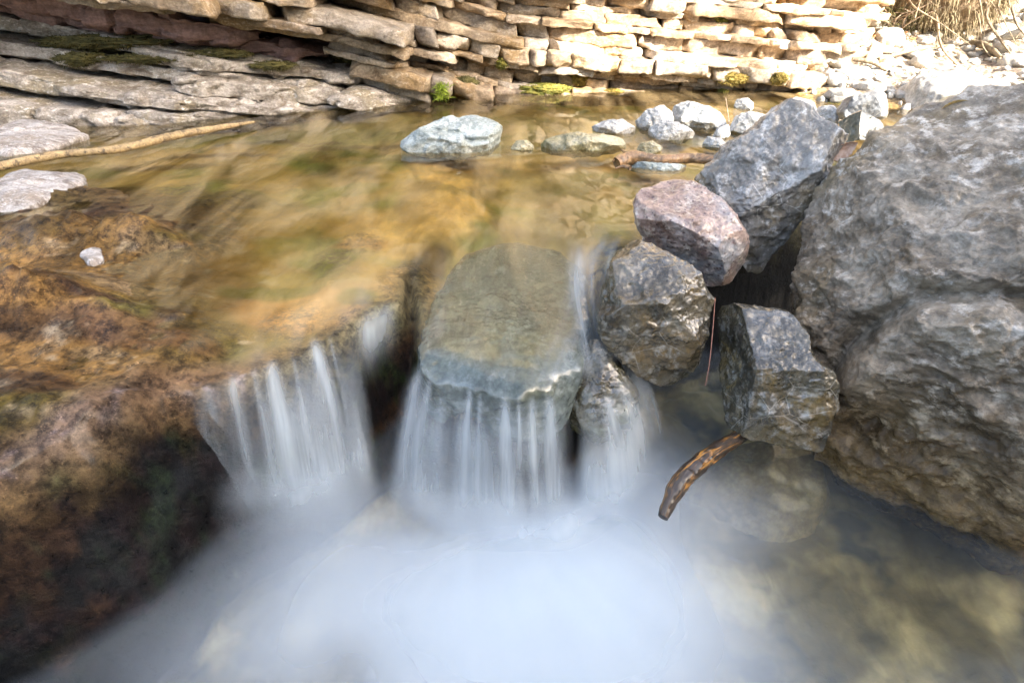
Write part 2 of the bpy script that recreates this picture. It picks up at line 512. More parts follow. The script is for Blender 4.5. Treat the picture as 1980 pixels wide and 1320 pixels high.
def bed_mat():
    N = NT('stream_bed')
    vec = N.coord('Object')
    at = N.n('ShaderNodeVertexColor', layer_name='tone')
    det = N.n('ShaderNodeAttribute', attribute_name='grit')
    fl = N.coord('Object', scale=(1.0, .35, 1.0), rot=(0, 0, .25))
    n0 = N.noise(fl, 7, 5, .6, .5)
    n1 = N.noise(vec, 38, 8, .75, 0.0)
    n2 = N.noise(vec, 120, 6, .75)
    v1 = N.voro(N.coord('Object', scale=(1, 1, 1)), 75)
    col = N.mix(1.0, at.outputs[0], N.mix(N.ramp(n0, .3, .7), (.62, .60, .55, 1), (1.35, 1.35, 1.4, 1)), 'MULTIPLY')
    rough_c = N.mix(N.ramp(n1, .38, .62), (.22, .20, .19, 1), (1.9, 1.8, 1.65, 1))
    rough_c = N.mix(N.ramp(n2, .56, .68, 0, .85), rough_c, (2.9, 2.6, 2.4, 1))
    rough_c = N.mix(N.ramp(v1, .1, .5, .0, .3), rough_c, (.5, .42, .36, 1))
    col = N.mix(N.math('MULTIPLY', det.outputs['Fac'], .95), col, N.mix(1.0, col, rough_c, 'MULTIPLY'))
    h = N.math('ADD', N.math('MULTIPLY', n1, .7), N.math('MULTIPLY', n2, .3))
    hh = N.math('MULTIPLY', h, det.outputs['Fac'])
    nm = N.bump(hh, 1.0, .03)
    N.principled(col, N.ramp(n1, .3, .7, .25, .55), nm, .18, N.math('MULTIPLY', N.ramp(n0, .42, .62), N.math('MULTIPLY', det.outputs['Fac'], .22)), .12)
    return N.m
M['bed'] = bed_mat()

def water_mat(name, tint, rough, bscale, bstr, bdist, milk=0.0, milkcol=(.5, .4, .22), rot=.25, strx=.3):
    """clear running water; the attribute foam turns it into white aerated water"""
    N = NT(name)
    vec = N.coord('Object', scale=(1, strx, 1), rot=(0, 0, rot))
    n1 = N.noise(vec, bscale, 3, .5, .6)
    n2 = N.noise(vec, bscale * 3.2, 2, .5, .4)
    nm = N.bump(N.math('ADD', n1, N.math('MULTIPLY', n2, .25)), bstr, bdist)
    fr = N.n('ShaderNodeFresnel'); fr.inputs['IOR'].default_value = 1.33
    N.l(nm, fr.inputs['Normal'])
    tr = N.n('ShaderNodeBsdfTransparent'); tr.inputs[0].default_value = tint + (1,)
    gl = N.n('ShaderNodeBsdfGlossy'); gl.inputs['Roughness'].default_value = rough
    N.l(nm, gl.inputs['Normal'])
    body = tr.outputs[0]
    if milk:   # silt and tiny bubbles drawn out along the current
        df = N.n('ShaderNodeBsdfDiffuse'); df.inputs[0].default_value = milkcol + (1,)
        ms = N.n('ShaderNodeMixShader')
        N.l(N.ramp(N.noise(vec, bscale * .8, 4, .6, .8), .38, .75, 0, milk), ms.inputs[0])
        N.l(body, ms.inputs[1]); N.l(df.outputs[0], ms.inputs[2]); body = ms.outputs[0]
    clear = N.n('ShaderNodeMixShader')
    N.l(fr.outputs[0], clear.inputs[0]); N.l(body, clear.inputs[1]); N.l(gl.outputs[0], clear.inputs[2])
    at = N.n('ShaderNodeAttribute', attribute_name='foam')
    dif = N.n('ShaderNodeBsdfDiffuse'); dif.inputs[0].default_value = (.70, .74, .79, 1)
    tl = N.n('ShaderNodeBsdfTranslucent'); tl.inputs[0].default_value = (.70, .74, .80, 1)
    fo = N.n('ShaderNodeMixShader'); fo.inputs[0].default_value = .35
    N.l(dif.outputs[0], fo.inputs[1]); N.l(tl.outputs[0], fo.inputs[2])
    wt = N.n('ShaderNodeMixShader')
    N.l(at.outputs['Fac'], wt.inputs[0]); N.l(clear.outputs[0], wt.inputs[1]); N.l(fo.outputs[0], wt.inputs[2])
    # where the film thins out to nothing there is no water
    te = N.n('ShaderNodeBsdfTransparent')
    fe = N.n('ShaderNodeMixShader')
    fa = N.n('ShaderNodeAttribute', attribute_name='film')
    N.l(fa.outputs['Fac'], fe.inputs[0]); N.l(te.outputs[0], fe.inputs[1]); N.l(wt.outputs[0], fe.inputs[2])
    N.l(fe.outputs[0], N.out.inputs[0])
    return N.m
M['water'] = water_mat('stream_water', (.93, .91, .76), .06, 4.5, .4, .03, .36, (.60, .44, .22))
M['pool'] = water_mat('pool_water', (.86, .86, .74), .14, 3.0, .3, .03, .08, (.42, .43, .36), -.5, .5)
M['fall'] = water_mat('fall_water', (.93, .95, .93), .15, 20, .2, .01, 0)

def mist_mat():
    N = NT('foam_mist')
    at = N.n('ShaderNodeAttribute', attribute_name='foam')
    dif = N.n('ShaderNodeBsdfDiffuse'); dif.inputs[0].default_value = (.655, .725, .765, 1)
    tl = N.n('ShaderNodeBsdfTranslucent'); tl.inputs[0].default_value = (.655, .725, .775, 1)
    fo = N.n('ShaderNodeMixShader'); fo.inputs[0].default_value = .35
    N.l(dif.outputs[0], fo.inputs[1]); N.l(tl.outputs[0], fo.inputs[2])
    te = N.n('ShaderNodeBsdfTransparent'); fe = N.n('ShaderNodeMixShader')
    N.l(at.outputs['Fac'], fe.inputs[0]); N.l(te.outputs[0], fe.inputs[1]); N.l(fo.outputs[0], fe.inputs[2])
    N.l(fe.outputs[0], N.out.inputs[0])
    return N.m
M['mist'] = mist_mat()

# ================================================================== LIP, BED AND WATER
POOL_Z = -.38
LIP_PX = [(-420, 1010), (-200, 965), (0, 900), (130, 850), (210, 800), (290, 758), (380, 735), (500, 692), (600, 645), (665, 612), (700, 585), (768, 560), (776, 520), (796, 505),
          (812, 560), (830, 640), (900, 668), (1000, 676), (1080, 660), (1125, 590), (1150, 510), (1190, 470), (1290, 462), (1380, 440), (1500, 420), (1700, 390), (2000, 360), (2600, 330)]
LIP = np.array([G(a, b, -.03)[:2] for a, b in LIP_PX])
def lipdist(X, Y):
    """signed distance to the lip, positive on the upstream side"""
    P = np.stack([X, Y], 1)
    best = np.full(len(P), 1e9); sg = np.ones(len(P))
    for a, b in zip(LIP[:-1], LIP[1:]):
        e = b - a
        t = np.clip(((P - a) @ e) / (e @ e), 0, 1)
        d = P - a - t[:, None] * e
        dd = np.hypot(d[:, 0], d[:, 1])
        best = np.minimum(best, dd)
    poly = np.vstack([[LIP[0][0] - 30, LIP[0][1] - 4], LIP, [LIP[-1][0] + 30, LIP[-1][1]], [40, 60], [-40, 60]])
    ins = np.zeros(len(P), bool)
    for a, b in zip(poly, np.roll(poly, -1, 0)):
        if a[1] == b[1]: continue
        c_ = ((a[1] > P[:, 1]) != (b[1] > P[:, 1])) & (P[:, 0] < (b[0] - a[0]) * (P[:, 1] - a[1]) / (b[1] - a[1]) + a[0])
        ins ^= c_
    return best * np.where(ins, 1, -1)

def axis(segs):
    out = [segs[0][0]]
    for a, b, s0, s1 in segs:
        x = a
        while x < b - 1e-6:
            t = (x - a) / (b - a)
            x = min(b, x + s0 + (s1 - s0) * t); out.append(x)
    return np.unique(np.round(np.array(out), 5))
gx = axis([(-9, -3.0, .5, .06), (-3.0, -1.1, .05, .012), (-1.1, 1.2, .008, .008), (1.2, 3.2, .012, .05), (3.2, 9, .06, .5)])
gy = axis([(-1.0, .2, .06, .01), (.2, 1.7, .008, .008), (1.7, 3.2, .01, .02), (3.2, 6.0, .025, .08), (6, 14, .2, .6)])
BX, BY = np.meshgrid(gx, gy, indexing='ij')
X, Y = BX.ravel(), BY.ravel()
P2 = np.stack([X, Y, 0 * X], 1)
sd = lipdist(X, Y) + .012 * fbm(P2 * 9, 3, 4) + .006 * fbm(P2 * 30, 3, 5)
flowP = np.stack([X * 1.0 + Y * .25, Y * .55, 0 * X], 1)
shelf = -.075 + .05 * fbm(flowP * 2.2, 4, 11) * 1.6 + .016 * ridged(flowP * 6, 3, 12)
shelf += .055 * sstep(-.45, -1.25, X + .25 * (Y - 1.3)) * sstep(2.6, 1.7, Y)            # the left side stands higher and drier
shelf -= .05 * sstep(.35, .0, np.abs(X - .02)) * sstep(1.45, 1.9, Y) * sstep(3.6, 2.6, Y)   # the thread of deeper water
shelf += .012 * fbm(P2 * 14, 3, 8) * sstep(-.3, -.7, X)
for (a_, b_, rx_, ry_, h_) in ((60, 460, .45, .10, .075), (210, 470, .22, .07, .06), (120, 620, .28, .08, .065), (40, 600, .25, .14, .07), (60, 380, .30, .14, .06), (40, 270, .5, .2, .06), (350, 640, .05, .09, .04), (100, 790, .3, .07, .04), (650, 505, .07, .14, .03)):
    g_ = G(a_, b_, 0)
    shelf += h_ * np.exp(-((X - g_[0]) / rx_) ** 2 - ((Y - g_[1]) / ry_) ** 2) * (.75 + 1.3 * fbm(P2 * 7, 4, 15))
shelf += .014 * ridged(P2 * 16, 4, 17) * sstep(-.5, -.9, X + .2 * (Y - 1.3)) * sstep(2.4, 1.8, Y)
wid = np.interp(X, [-1.2, -.9, -.6, -.4, .1, .5], [.36, .27, .15, .12, .10, .12])
sg_ = G(980, 600, -.07)
shelf -= .075 * np.exp(-((X - sg_[0]) / .22) ** 4 - ((Y - sg_[1]) / .40) ** 4)      # hollow in which the flat slab lies
t = np.clip(-sd / wid, 0, 3)
drop = np.where(t < 1, .52 * (t * t * (3 - 2 * t)) ** .8, .52)
facebump = .022 * ridged(np.stack([X, Y, shelf], 1) * 8, 4, 21) * sstep(0, .3, t)
floor_n = .06 * fbm(P2 * 4.5, 4, 33) + .03 * fbm(P2 * 12, 3, 35)
BZ = shelf * (1 - sstep(.0, .9, t)) - drop - .012 * sstep(.05, .0, sd) * sstep(-.55, -.75, X) + facebump * (t < 1.2) + floor_n * sstep(.6, 1.3, t)
# far side: the bank rises out of the water behind the wall and to the right
bank = sstep(0, 1, (X - 1.35 + .25 * (Y - 4)) / .8) * sstep(3.35, 4.1, Y + .10 * X)
rise = .10 * bank + np.clip(Y - 4.35 - .18 * np.sin(X * 2.2), 0, 9) * .40 * bank + np.clip(X - 3.2, 0, 9) * .35 * sstep(3.4, 4.4, Y)
BZ = BZ + rise * (1 + .25 * fbm(P2 * 1.3, 3, 51)) + bank * (.06 * fbm(P2 * 3.2, 4, 52) + .03 * ridged(P2 * 7, 3, 53))
BZ = BZ + .5 * sstep(2.6, 6, X) * sstep(4, 2, Y) * sstep(0, 2, Y) * 1.5
BZ = BZ + .8 * sstep(2.2, 5, -X) * sstep(3.4, 1, Y) * .4

C = np.zeros((len(X), 3))
nA = fbm(flowP * 1.6, 4, 61); nB = fbm(flowP * 4.5, 4, 62); nC = fbm(P2 * 3, 3, 63)
def cmix(C, col, w):
    w = np.clip(w, 0, 1)[:, None]
    return C * (1 - w) + np.array(col) * w
C[:] = (.33, .23, .075)
C = cmix(C, (.54, .36, .13), sstep(-.15, .25, nA))
C = cmix(C, (.11, .085, .035), sstep(.05, .32, nB) * .8)
C = cmix(C, (.17, .19, .045), sstep(-.05, .2, nC) * .85)
def blob(px, py, rx, ry, col, s=1.0, wob=.5, hard=.55):
    global C
    g = G(px, py, -.06)
    d = np.hypot((X - g[0]) / rx, (Y - g[1]) / ry) + wob * (nB * 1.2 + .5 * fbm(P2 * 9, 3, int(px)))
    C = cmix(C, col, sstep(1.0, hard, d) * s)
AMB = (.72, .46, .16); ORA = (.62, .36, .13); OLI = (.17, .18, .035); BEI = (.46, .39, .23); DKB = (.085, .048, .026); PNK = (.34, .24, .16); PUR = (.17, .14, .15); GRN = (.13, .16, .03)
blob(150, 440, .6, .4, (.13, .09, .048), .8)
blob(880, 330, .30, .22, AMB, .9); blob(760, 430, .30, .22, AMB, .8); blob(880, 400, .18, .16, AMB, .9)
blob(560, 600, .22, .12, ORA, .9); blob(480, 570, .12, .05, OLI, .7); blob(600, 540, .2, .07, (.38, .30, .09), .8)
blob(680, 360, .16, .10, OLI, .8); blob(460, 400, .28, .12, (.21, .17, .075), .8); blob(350, 380, .1, .10, (.16, .19, .06), .6)
blob(650, 505, .08, .17, GRN, .95); blob(690, 575, .06, .05, GRN, .9); blob(560, 560, .10, .04, (.2, .2, .05), .7)
blob(1450, 490, .30, .22, (.03, .025, .02), 1); blob(1600, 480, .3, .25, (.03, .025, .02), 1); blob(700, 470, .12, .06, (.44, .26, .1), .8)  # first two blobs paint deep shade into the gap between the right-hand rocks
blob(430, 495, .08, .07, BEI, .9); blob(260, 600, .12, .06, BEI, .8); blob(170, 580, .1, .03, BEI, .6); blob(310, 520, .1, .04, BEI, .6); blob(200, 730, .07, .03, BEI, .6)
blob(60, 450, .35, .07, DKB, .9); blob(220, 440, .3, .06, DKB, .6); blob(220, 650, .1, .035, DKB, .9); blob(90, 640, .16, .05, DKB, .8); blob(350, 640, .05, .09, DKB, .7); blob(370, 470, .1, .04, DKB, .6)
blob(30, 800, .2, .06, (.13, .08, .042), .85); blob(300, 690, .25, .07, (.25, .155, .075), .8); blob(100, 700, .22, .05, (.17, .115, .065), .8)
blob(1120, 420, .25, .35, (.22, .19, .075), .8); blob(1050, 340, .4, .3, (.27, .22, .09), .6)
blob(840, 490, .05, .14, DKB, .7)
blob(900, 250, 1.2, .5, (.30, .26, .11), .7); blob(1250, 250, .6, .5, (.32, .28, .15), .7); blob(600, 262, .5, .25, (.22, .21, .08), .7)
for a, b in ((420, 300), (560, 275), (330, 320), (700, 285)): blob(a, b, .35, .05, DKB, .6)
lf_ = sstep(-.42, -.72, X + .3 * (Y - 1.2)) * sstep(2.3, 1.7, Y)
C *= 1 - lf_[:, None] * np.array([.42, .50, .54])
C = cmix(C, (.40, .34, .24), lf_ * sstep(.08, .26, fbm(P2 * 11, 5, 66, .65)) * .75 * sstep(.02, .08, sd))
edge = sstep(.09, .0, np.abs(sd - .012) + .05 * nB)
C = cmix(C, PNK, edge * sstep(-.35, -.3, -np.abs(X + .5)) * .4)
C = cmix(C, PUR, sstep(.055, .0, np.abs(sd) + .03 * nB) * sstep(-.66, -.78, X) * .45)
C = cmix(C, (.19, .20, .13), sstep(.05, .0, np.abs(sd + .01) + .04 * nB) * sstep(-.72, -.6, X) * .6)
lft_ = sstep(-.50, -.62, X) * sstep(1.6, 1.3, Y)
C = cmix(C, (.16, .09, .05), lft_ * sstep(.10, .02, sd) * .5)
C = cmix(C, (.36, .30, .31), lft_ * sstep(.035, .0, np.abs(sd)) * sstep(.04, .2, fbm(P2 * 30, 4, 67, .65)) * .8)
# bare face below the lip, and the floor of the pool
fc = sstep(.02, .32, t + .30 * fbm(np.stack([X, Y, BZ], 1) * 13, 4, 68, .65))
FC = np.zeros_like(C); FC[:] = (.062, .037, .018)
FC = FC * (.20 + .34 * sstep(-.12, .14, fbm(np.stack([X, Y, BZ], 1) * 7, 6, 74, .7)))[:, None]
nF = fbm(np.stack([X, Y, BZ], 1) * 9, 6, 71, .68); nG = fbm(np.stack([X, Y, BZ], 1) * 5, 6, 72, .68)
k = sstep(-.02, .12, nF)[:, None] * .85; FC = FC * (1 - k) + np.array((.022, .038, .010)) * k
k = sstep(.05, .2, nG)[:, None]; FC = FC * (1 - k) + np.array((.062, .034, .017)) * k
k = sstep(.16, .26, nF)[:, None] * .8; FC = FC * (1 - k) + np.array((.085, .115, .055)) * k
FC = FC * (1 - .45 * sstep(-.3, -.5, X))[:, None] * (1 - .75 * sstep(.30, .45, X))[:, None]  # right end darkened further: painted shade of the gap behind the stacked rocks
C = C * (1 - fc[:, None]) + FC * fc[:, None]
pf = sstep(.95, 1.3, t)
PF = np.zeros_like(C); PF[:] = (.17, .135, .065)
k = sstep(-.05, .25, fbm(P2 * 5, 4, 81))[:, None]; PF = PF * (1 - k) + np.array((.54, .44, .23)) * k
k = sstep(.0, .25, fbm(P2 * 6.5 + 3, 4, 82))[:, None]; PF = PF * (1 - k) + np.array((.03, .032, .026)) * k
C = C * (1 - pf[:, None]) + PF * pf[:, None]
# sunlit gravel bank
bk = np.clip(bank + sstep(3.0, 4, X), 0, 1)[:, None] * sstep(-.02, .05, BZ)[:, None]
BKc = np.zeros_like(C); BKc[:] = (.34, .30, .25)
k = sstep(.1, .3, fbm(P2 * 4, 4, 91))[:, None] * .6; BKc = BKc * (1 - k) + np.array((.30, .21, .13)) * k
C = C * (1 - bk) + BKc * bk
grit = np.clip(sstep(-.045, -.015, BZ) * (sd > 0) + .9 * fc * (1 - pf) + edge + bk[:, 0], .12, 1)
for (a, b, r) in ((350, 380, .13), (450, 410, .12), (650, 500, .10), (690, 470, .1), (360, 620, .07), (560, 620, .1), (400, 690, .12), (150, 560, .1)):
    g = G(a, b, -.06)
    grit = np.maximum(grit, .85 * sstep(1.1, .4, np.hypot(X - g[0], (Y - g[1]) * .8) / r + .5 * nB))
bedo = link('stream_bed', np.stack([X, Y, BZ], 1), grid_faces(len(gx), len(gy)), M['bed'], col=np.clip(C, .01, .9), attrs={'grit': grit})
tag(bedo, 'brown bedrock stream bed dropping over a broken lip into the pool', kind='structure')
gp = link('ground', [(-60, -60, -1.2), (60, -60, -1.2), (60, 90, -1.2), (-60, 90, -1.2)], [[0, 1, 2, 3]], M['gorge'])
tag(gp, kind='structure')
def bedz(x, y):
    i = np.clip(np.searchsorted(gx, x) - 1, 0, len(gx) - 2); j = np.clip(np.searchsorted(gy, y) - 1, 0, len(gy) - 2)
    return float(BZ.reshape(len(gx), len(gy))[i, j])

# ---- upper stream
wx = axis([(-5, -1.1, .2, .02), (-1.1, 1.0, .012, .012), (1.0, 5.5, .03, .25)])
wy = axis([(.5, 2.0, .012, .012), (2.0, 7.5, .02, .15)])
WX, WY = [a.ravel() for a in np.meshgrid(wx, wy, indexing='ij')]
wsd = lipdist(WX, WY)
wp = np.stack([WX + .2 * WY, WY * .5, 0 * WX], 1)
WZ = .007 * fbm(wp * 3.0, 3, 101) * 2 + .004 * fbm(wp * 8, 2, 102) - .05 * np.exp(-np.clip(wsd, 0, 9) / .05)
WZ += .012 * np.exp(-((WY - 2.55 - .1 * np.sin(WX * 3)) / .07) ** 2) * sstep(-.8, -.3, WX) * sstep(.6, .2, WX)   # standing swell below the mid-stream stones
sp_ = -.030 - .115 * (1.6 - WY) + .020
sw_ = np.exp(-((WX - sg_[0]) / .23) ** 6) * sstep(1.85, 1.6, WY)
WZ = WZ * (1 - sw_) + np.minimum(.0, sp_) * sw_
keep = wsd > -.035
film = sstep(-.03, .03, wsd) * (1 - sstep(-.52, -.64, WX) * sstep(.16, .06, wsd))
fm = .10 * sstep(-.7, -.55, WX) * sstep(.12, .0, wsd) * sstep(.0, .2, fbm(np.stack([WX * 14, WY * 4, 0 * WX], 1), 3, 104))
F = grid_faces(len(wx), len(wy))
F = F[keep[F].all(1)]
wo = link('stream_water', np.stack([WX, WY, WZ], 1), F, M['water'], attrs={'foam': fm, 'film': film})
tag(wo, 'clear amber stream water sliding toward the falls', kind='structure')

# ---- plunge pool: a body of clear water under thin layers of foam
px_ = axis([(-1.1, 1.5, .011, .011)]); py_ = axis([(.12, 1.65, .011, .011)])
QX, QY = [a.ravel() for a in np.meshgrid(px_, py_, indexing='ij')]
qsd = lipdist(QX, QY)
qb = np.array([bedz(a, b) for a, b in zip(QX, QY)])
qp = np.stack([QX, QY, 0 * QX], 1)
def pblob(px, py, r, z=POOL_Z, sq=1.0):
    g = G(px, py, z)
    return np.exp(-(((QX - g[0]) / r) ** 2 + ((QY - g[1]) / (r * sq)) ** 2))
core = 1.0 * pblob(1010, 1230, .20) + .4 * pblob(800, 1300, .2) + .75 * pblob(1150, 1130, .17) + .50 * pblob(930, 1110, .20) + .36 * pblob(620, 1030, .15) + .32 * pblob(530, 1240, .17) + .42 * pblob(700, 1150, .18) + .62 * pblob(1250, 925, .15) + .45 * pblob(1330, 1210, .20) + .40 * pblob(1200, 1030, .14)
core += .10 * pblob(360, 1310, .14) + .3 * pblob(1420, 1000, .12) + .45 * pblob(1200, 1330, .2)
core -= .30 * pblob(820, 1010, .05) + .25 * pblob(680, 1300, .06) + .35 * pblob(1700, 1180, .2) + .28 * pblob(1060, 1250, .07)
fc_ = G(900, 890, POOL_Z)
ang_ = np.arctan2(QX - fc_[0], fc_[1] - QY); rad_ = np.hypot(QX - fc_[0], QY - fc_[1])
def radial(k):
    q = np.stack([ang_ * 2.6 + .5 * fbm(qp * 3, 2, 130), rad_ * 2.2, 0 * ang_ + k], 1)
    return .62 * fbm(q, 4, 140 + int(k)) + .38 * fbm(q * np.array([3.2, 1.2, 1]), 3, 150 + int(k))
soft = np.clip(core + .30 * fbm(qp * np.array([5, 3.2, 1]), 4, 111) - .02, 0, 1)
rock_fade = sstep(.0, .10, POOL_Z - qb + .02)
cz_ = np.tanh(np.log1p(np.exp(5 * core)) / 5 / 1.3) * 1.3
QZ = POOL_Z + .012 * cz_ * (.9 + .2 * fbm(qp * 4, 2, 112)) + .006 * fbm(qp * 9, 2, 113)
F = grid_faces(len(px_), len(py_))
F = F[((qsd < .03) & (qb < POOL_Z + .10))[F].all(1)]
wv = sstep(.0, .05, POOL_Z - qb + .03)
po = link('pool_water', np.stack([QX, QY, POOL_Z - .010 + .004 * fbm(qp * 5, 2, 114)], 1), F, M['pool'], attrs={'foam': .42 * soft * rock_fade, 'film': wv})
tag(po, 'milky plunge pool below the falls', kind='structure')
for k in range(3):
    nz = radial(k * 3.0) * .95
    a = 1 - np.exp(-.46 * (np.log1p(np.exp(6 * (core * .78 + .42 * nz - .08 * k - .10))) / 6) * rock_fade)
    zz = QZ + .008 + .014 * k + .003 * nz
    fo = link('foam', np.stack([QX, QY, zz], 1), F, M['mist'], attrs={'foam': np.clip(a * 1.25, 0, .95)})
    tag(fo, 'soft white mist of foam drifting over the pool', kind='structure')

# ---- falling water
def veil(lip, base, ns, nt, gaps, seed, streaks=(), pre=None, lipalpha=.15, dens=1.0, fade=1.0, off=0.0, mat='mist', haze=False, freq=30, thick=.008):
    L = catmull(lip, ns); B = catmull(base, ns)
    arc = np.concatenate([[0], np.cumsum(np.linalg.norm(np.diff(L, axis=0), axis=1))])
    s = np.linspace(0, 1, ns); tau = np.linspace(0, 1, nt)
    S, T = np.meshgrid(s, tau, indexing='ij'); A = np.repeat(arc[:, None], nt, 1)
    xy = L[:, None, :2] + (B - L)[:, None, :2] * (T ** .85)[:, :, None]
    z = L[:, None, 2] + (B - L)[:, None, 2] * (.25 * T + .75 * T ** 2.0)
    out = (B - L)[:, :2]; out = out / np.maximum(np.linalg.norm(out, axis=1), 1e-6)[:, None]
    A = A + .05 * fbm(np.stack([A.ravel() * 7, 0 * A.ravel(), 0 * A.ravel() + seed], 1), 3, seed + 9).reshape(ns, nt)
    q = np.stack([A.ravel() * freq, T.ravel() * .9, 0 * A.ravel() + seed], 1)
    n = fbm(q, 4, seed, .6).reshape(ns, nt)
    n2 = fbm(q * np.array([.22, 1.1, 1]), 3, seed + 5).reshape(ns, nt)
    xy = xy + out[:, None, :] * (off + .5 * thick * n * (1 + T) + .012 * n2 * T)[:, :, None]
    a = (.30 * sstep(-.3, .4, n2 + .15 * T) + .70 * sstep(-.30, .50, .85 * n + .7 * n2 + .10 * T)) * dens
    a = a * (lipalpha * sstep(0, .08, T) + (1 - lipalpha) * sstep(.03, .55, T))
    for (c, w, amp, slant) in streaks:
        a = a + .62 * amp * np.exp(-((S - c - slant * T + .03 * n2) / (1.5 * w * (1 + 1.1 * T))) ** 2) * sstep(-.02, .25, T) * (1 - .75 * T) * (.75 + .8 * n)
    for (c, w, amp) in gaps:
        a = a * (1 - amp * np.exp(-((S - c) / w) ** 2) * (1 - .5 * sstep(.6, 1, T)))
    edge = sstep(0, .10, S + .05 * n2) * sstep(1, .90, S + .05 * n2)
    bot = 1 - sstep(.80, 1.0, T) * .75
    if haze:
        edge = sstep(0, .35, S + .08 * n2) * sstep(1, .65, S + .08 * n2); bot = sstep(1.0, .45, T + .12 * n2) * sstep(0, .5, T)
    f = np.clip(a, 0, 1) * edge * bot * fade
    v = np.concatenate([xy, z[:, :, None]], 2).reshape(-1, 3)
    o = link('waterfall', v, grid_faces(ns, nt), M[mat], facing=(0, -.6, .8), attrs={'foam': np.clip(f * 1.15, 0, 1).ravel(), 'film': np.clip(.25 * edge + f, 0, 1).ravel()})
    tag(o, 'thin white water falling over the rock lip', kind='structure')
    return o
def LP(pts, z): return [G(a, b, z) for a, b in pts]
BZV = POOL_Z + .0
for k in range(2):
    veil(LP([(372, 742), (430, 722), (500, 695), (560, 668), (610, 640), (650, 622), (690, 612)], -.028),
         LP([(430, 990), (490, 990), (570, 985), (630, 975), (680, 965), (715, 955), (742, 940)], BZV), 300, 50,
         [(.04, .04, .6)], 201 + k * 7,
         streaks=[(.22, .012, .9, .03), (.33, .008, .5, .05), (.42, .018, 1.2, .08), (.55, .006, .4, .08), (.70, .018, 1.3, .10), (.80, .006, .4, .08), (.10, .01, .4, 0.03)] if k == 0 else [], lipalpha=.12, dens=.36, off=.012 + .02 * k)
    veil(LP([(795, 690), (835, 700), (890, 722), (945, 748), (1000, 757), (1050, 748), (1095, 742)], -.10),
         LP([(752, 985), (815, 1000), (880, 1010), (940, 1015), (995, 1018), (1050, 1012), (1110, 1000)], BZV), 320, 50,
         [(.33, .05, .45), (.60, .04, .35)], 231 + k * 7,
         streaks=[(.08, .02, .8, -.01), (.17, .012, .5, -.01), (.43, .010, .9, -.01), (.64, .013, 1.1, .0), (.79, .010, .9, .0), (.50, .006, .5, 0), (.72, .005, .5, 0), (.88, .012, .6, 0.01)] if k == 0 else [], lipalpha=.08, dens=.36, off=.012 + .02 * k)
    veil(LP([(1108, 780), (1140, 770), (1170, 740), (1190, 700), (1205, 690)], -.13),
         LP([(1105, 985), (1150, 985), (1200, 965), (1240, 920), (1265, 860)], BZV), 200, 44,
         [], 261 + k * 7, streaks=[(.35, .03, .7, 0), (.6, .03, .5, 0)] if k == 0 else [], lipalpha=.15, dens=.40, off=.012 + .02 * k)
for k, (l_, b_, z0, sdm) in enumerate((([(440, 860), (520, 850), (600, 830), (690, 800)], [(420, 1060), (520, 1060), (640, 1050), (760, 1040)], -.20, 281),
                                  ([(770, 850), (880, 880), (1000, 890), (1120, 880), (1220, 830)], [(730, 1060), (860, 1090), (1000, 1095), (1130, 1080), (1290, 950)], -.24, 286))):
    veil(LP(l_, z0), LP(b_, POOL_Z), 160, 40, [], sdm, lipalpha=.0, dens=.7, off=.03, freq=9, thick=.012, haze=True)
veil(LP([(672, 606), (705, 585), (740, 572), (778, 562)], -.02), LP([(690, 760), (720, 740), (750, 715), (785, 690)], -.20), 120, 40, [], 291, lipalpha=.5, dens=.75, off=.01, freq=14, haze=True)
# film running down the flat slab, and the chute between the slab and the stones on its right
SLN = np.array([0, -.115, 1.0]); SLN /= np.linalg.norm(SLN); SLP = np.array([0, 1.6, -.030])
def film_sheet(rows, cols, lift, foamf, name='waterfall', ns=90, nt=70, seed=0, mat='fall'):
    """sheet through rows of points (rows run downstream)"""
    Rr = np.array([catmull(r, ns) for r in rows])
    Rr = np.stack([catmull(Rr[:, i], nt) for i in range(ns)], 0)
    v = Rr.reshape(-1, 3).copy(); v[:, 2] += lift
    S, T = np.meshgrid(np.linspace(0, 1, ns), np.linspace(0, 1, nt), indexing='ij')
    fo, fi = foamf(S.ravel(), T.ravel(), v)
    o = link(name, v, grid_faces(ns, nt), M[mat], facing=(0, -.6, .8), attrs={'foam': np.clip(fo, 0, 1), 'film': np.clip(fi, 0, 1)})
    return tag(o, 'thin sheet of running water', kind='structure')
def sl(px, py): return onplane(px, py, SLP, SLN)
def slabfoam(S, T, v):
    n = fbm(np.stack([S * 26, T * 2.2, 0 * S], 1), 4, 301); m = fbm(np.stack([S * 6, T * 3, 0 * S], 1), 3, 302)
    e = sstep(0, .12, S) * sstep(1, .88, S) * sstep(0, .12, T)
    rgt = sstep(.72, .95, S + .12 * m) * sstep(.0, .3, T)
    return (.01 + .05 * sstep(0, .4, n) + .35 * rgt * sstep(-.3, .3, n)) * e, (.45 + .35 * T) * e
film_sheet([[sl(835, 470), sl(930, 440), sl(1060, 436), sl(1140, 470)],
            [sl(800, 600), sl(930, 560), sl(1060, 560), sl(1155, 600)],
            [sl(795, 690), sl(900, 722), sl(1000, 757), sl(1100, 742)]], 0, .022, slabfoam)
def chute(S, T, v):
    n = fbm(np.stack([S * 18 + T * 2, T * 1.6, 0 * S], 1), 4, 311)
    e = sstep(0, .22, S) * sstep(1, .75, S) * sstep(0, .25, T) * sstep(1, .85, T)
    n2 = fbm(np.stack([S * 5 + T, T * 1.1, 0 * S], 1), 3, 312)
    return e * (.06 + .42 * sstep(-.35, .6, .5 * n + .9 * n2)), e
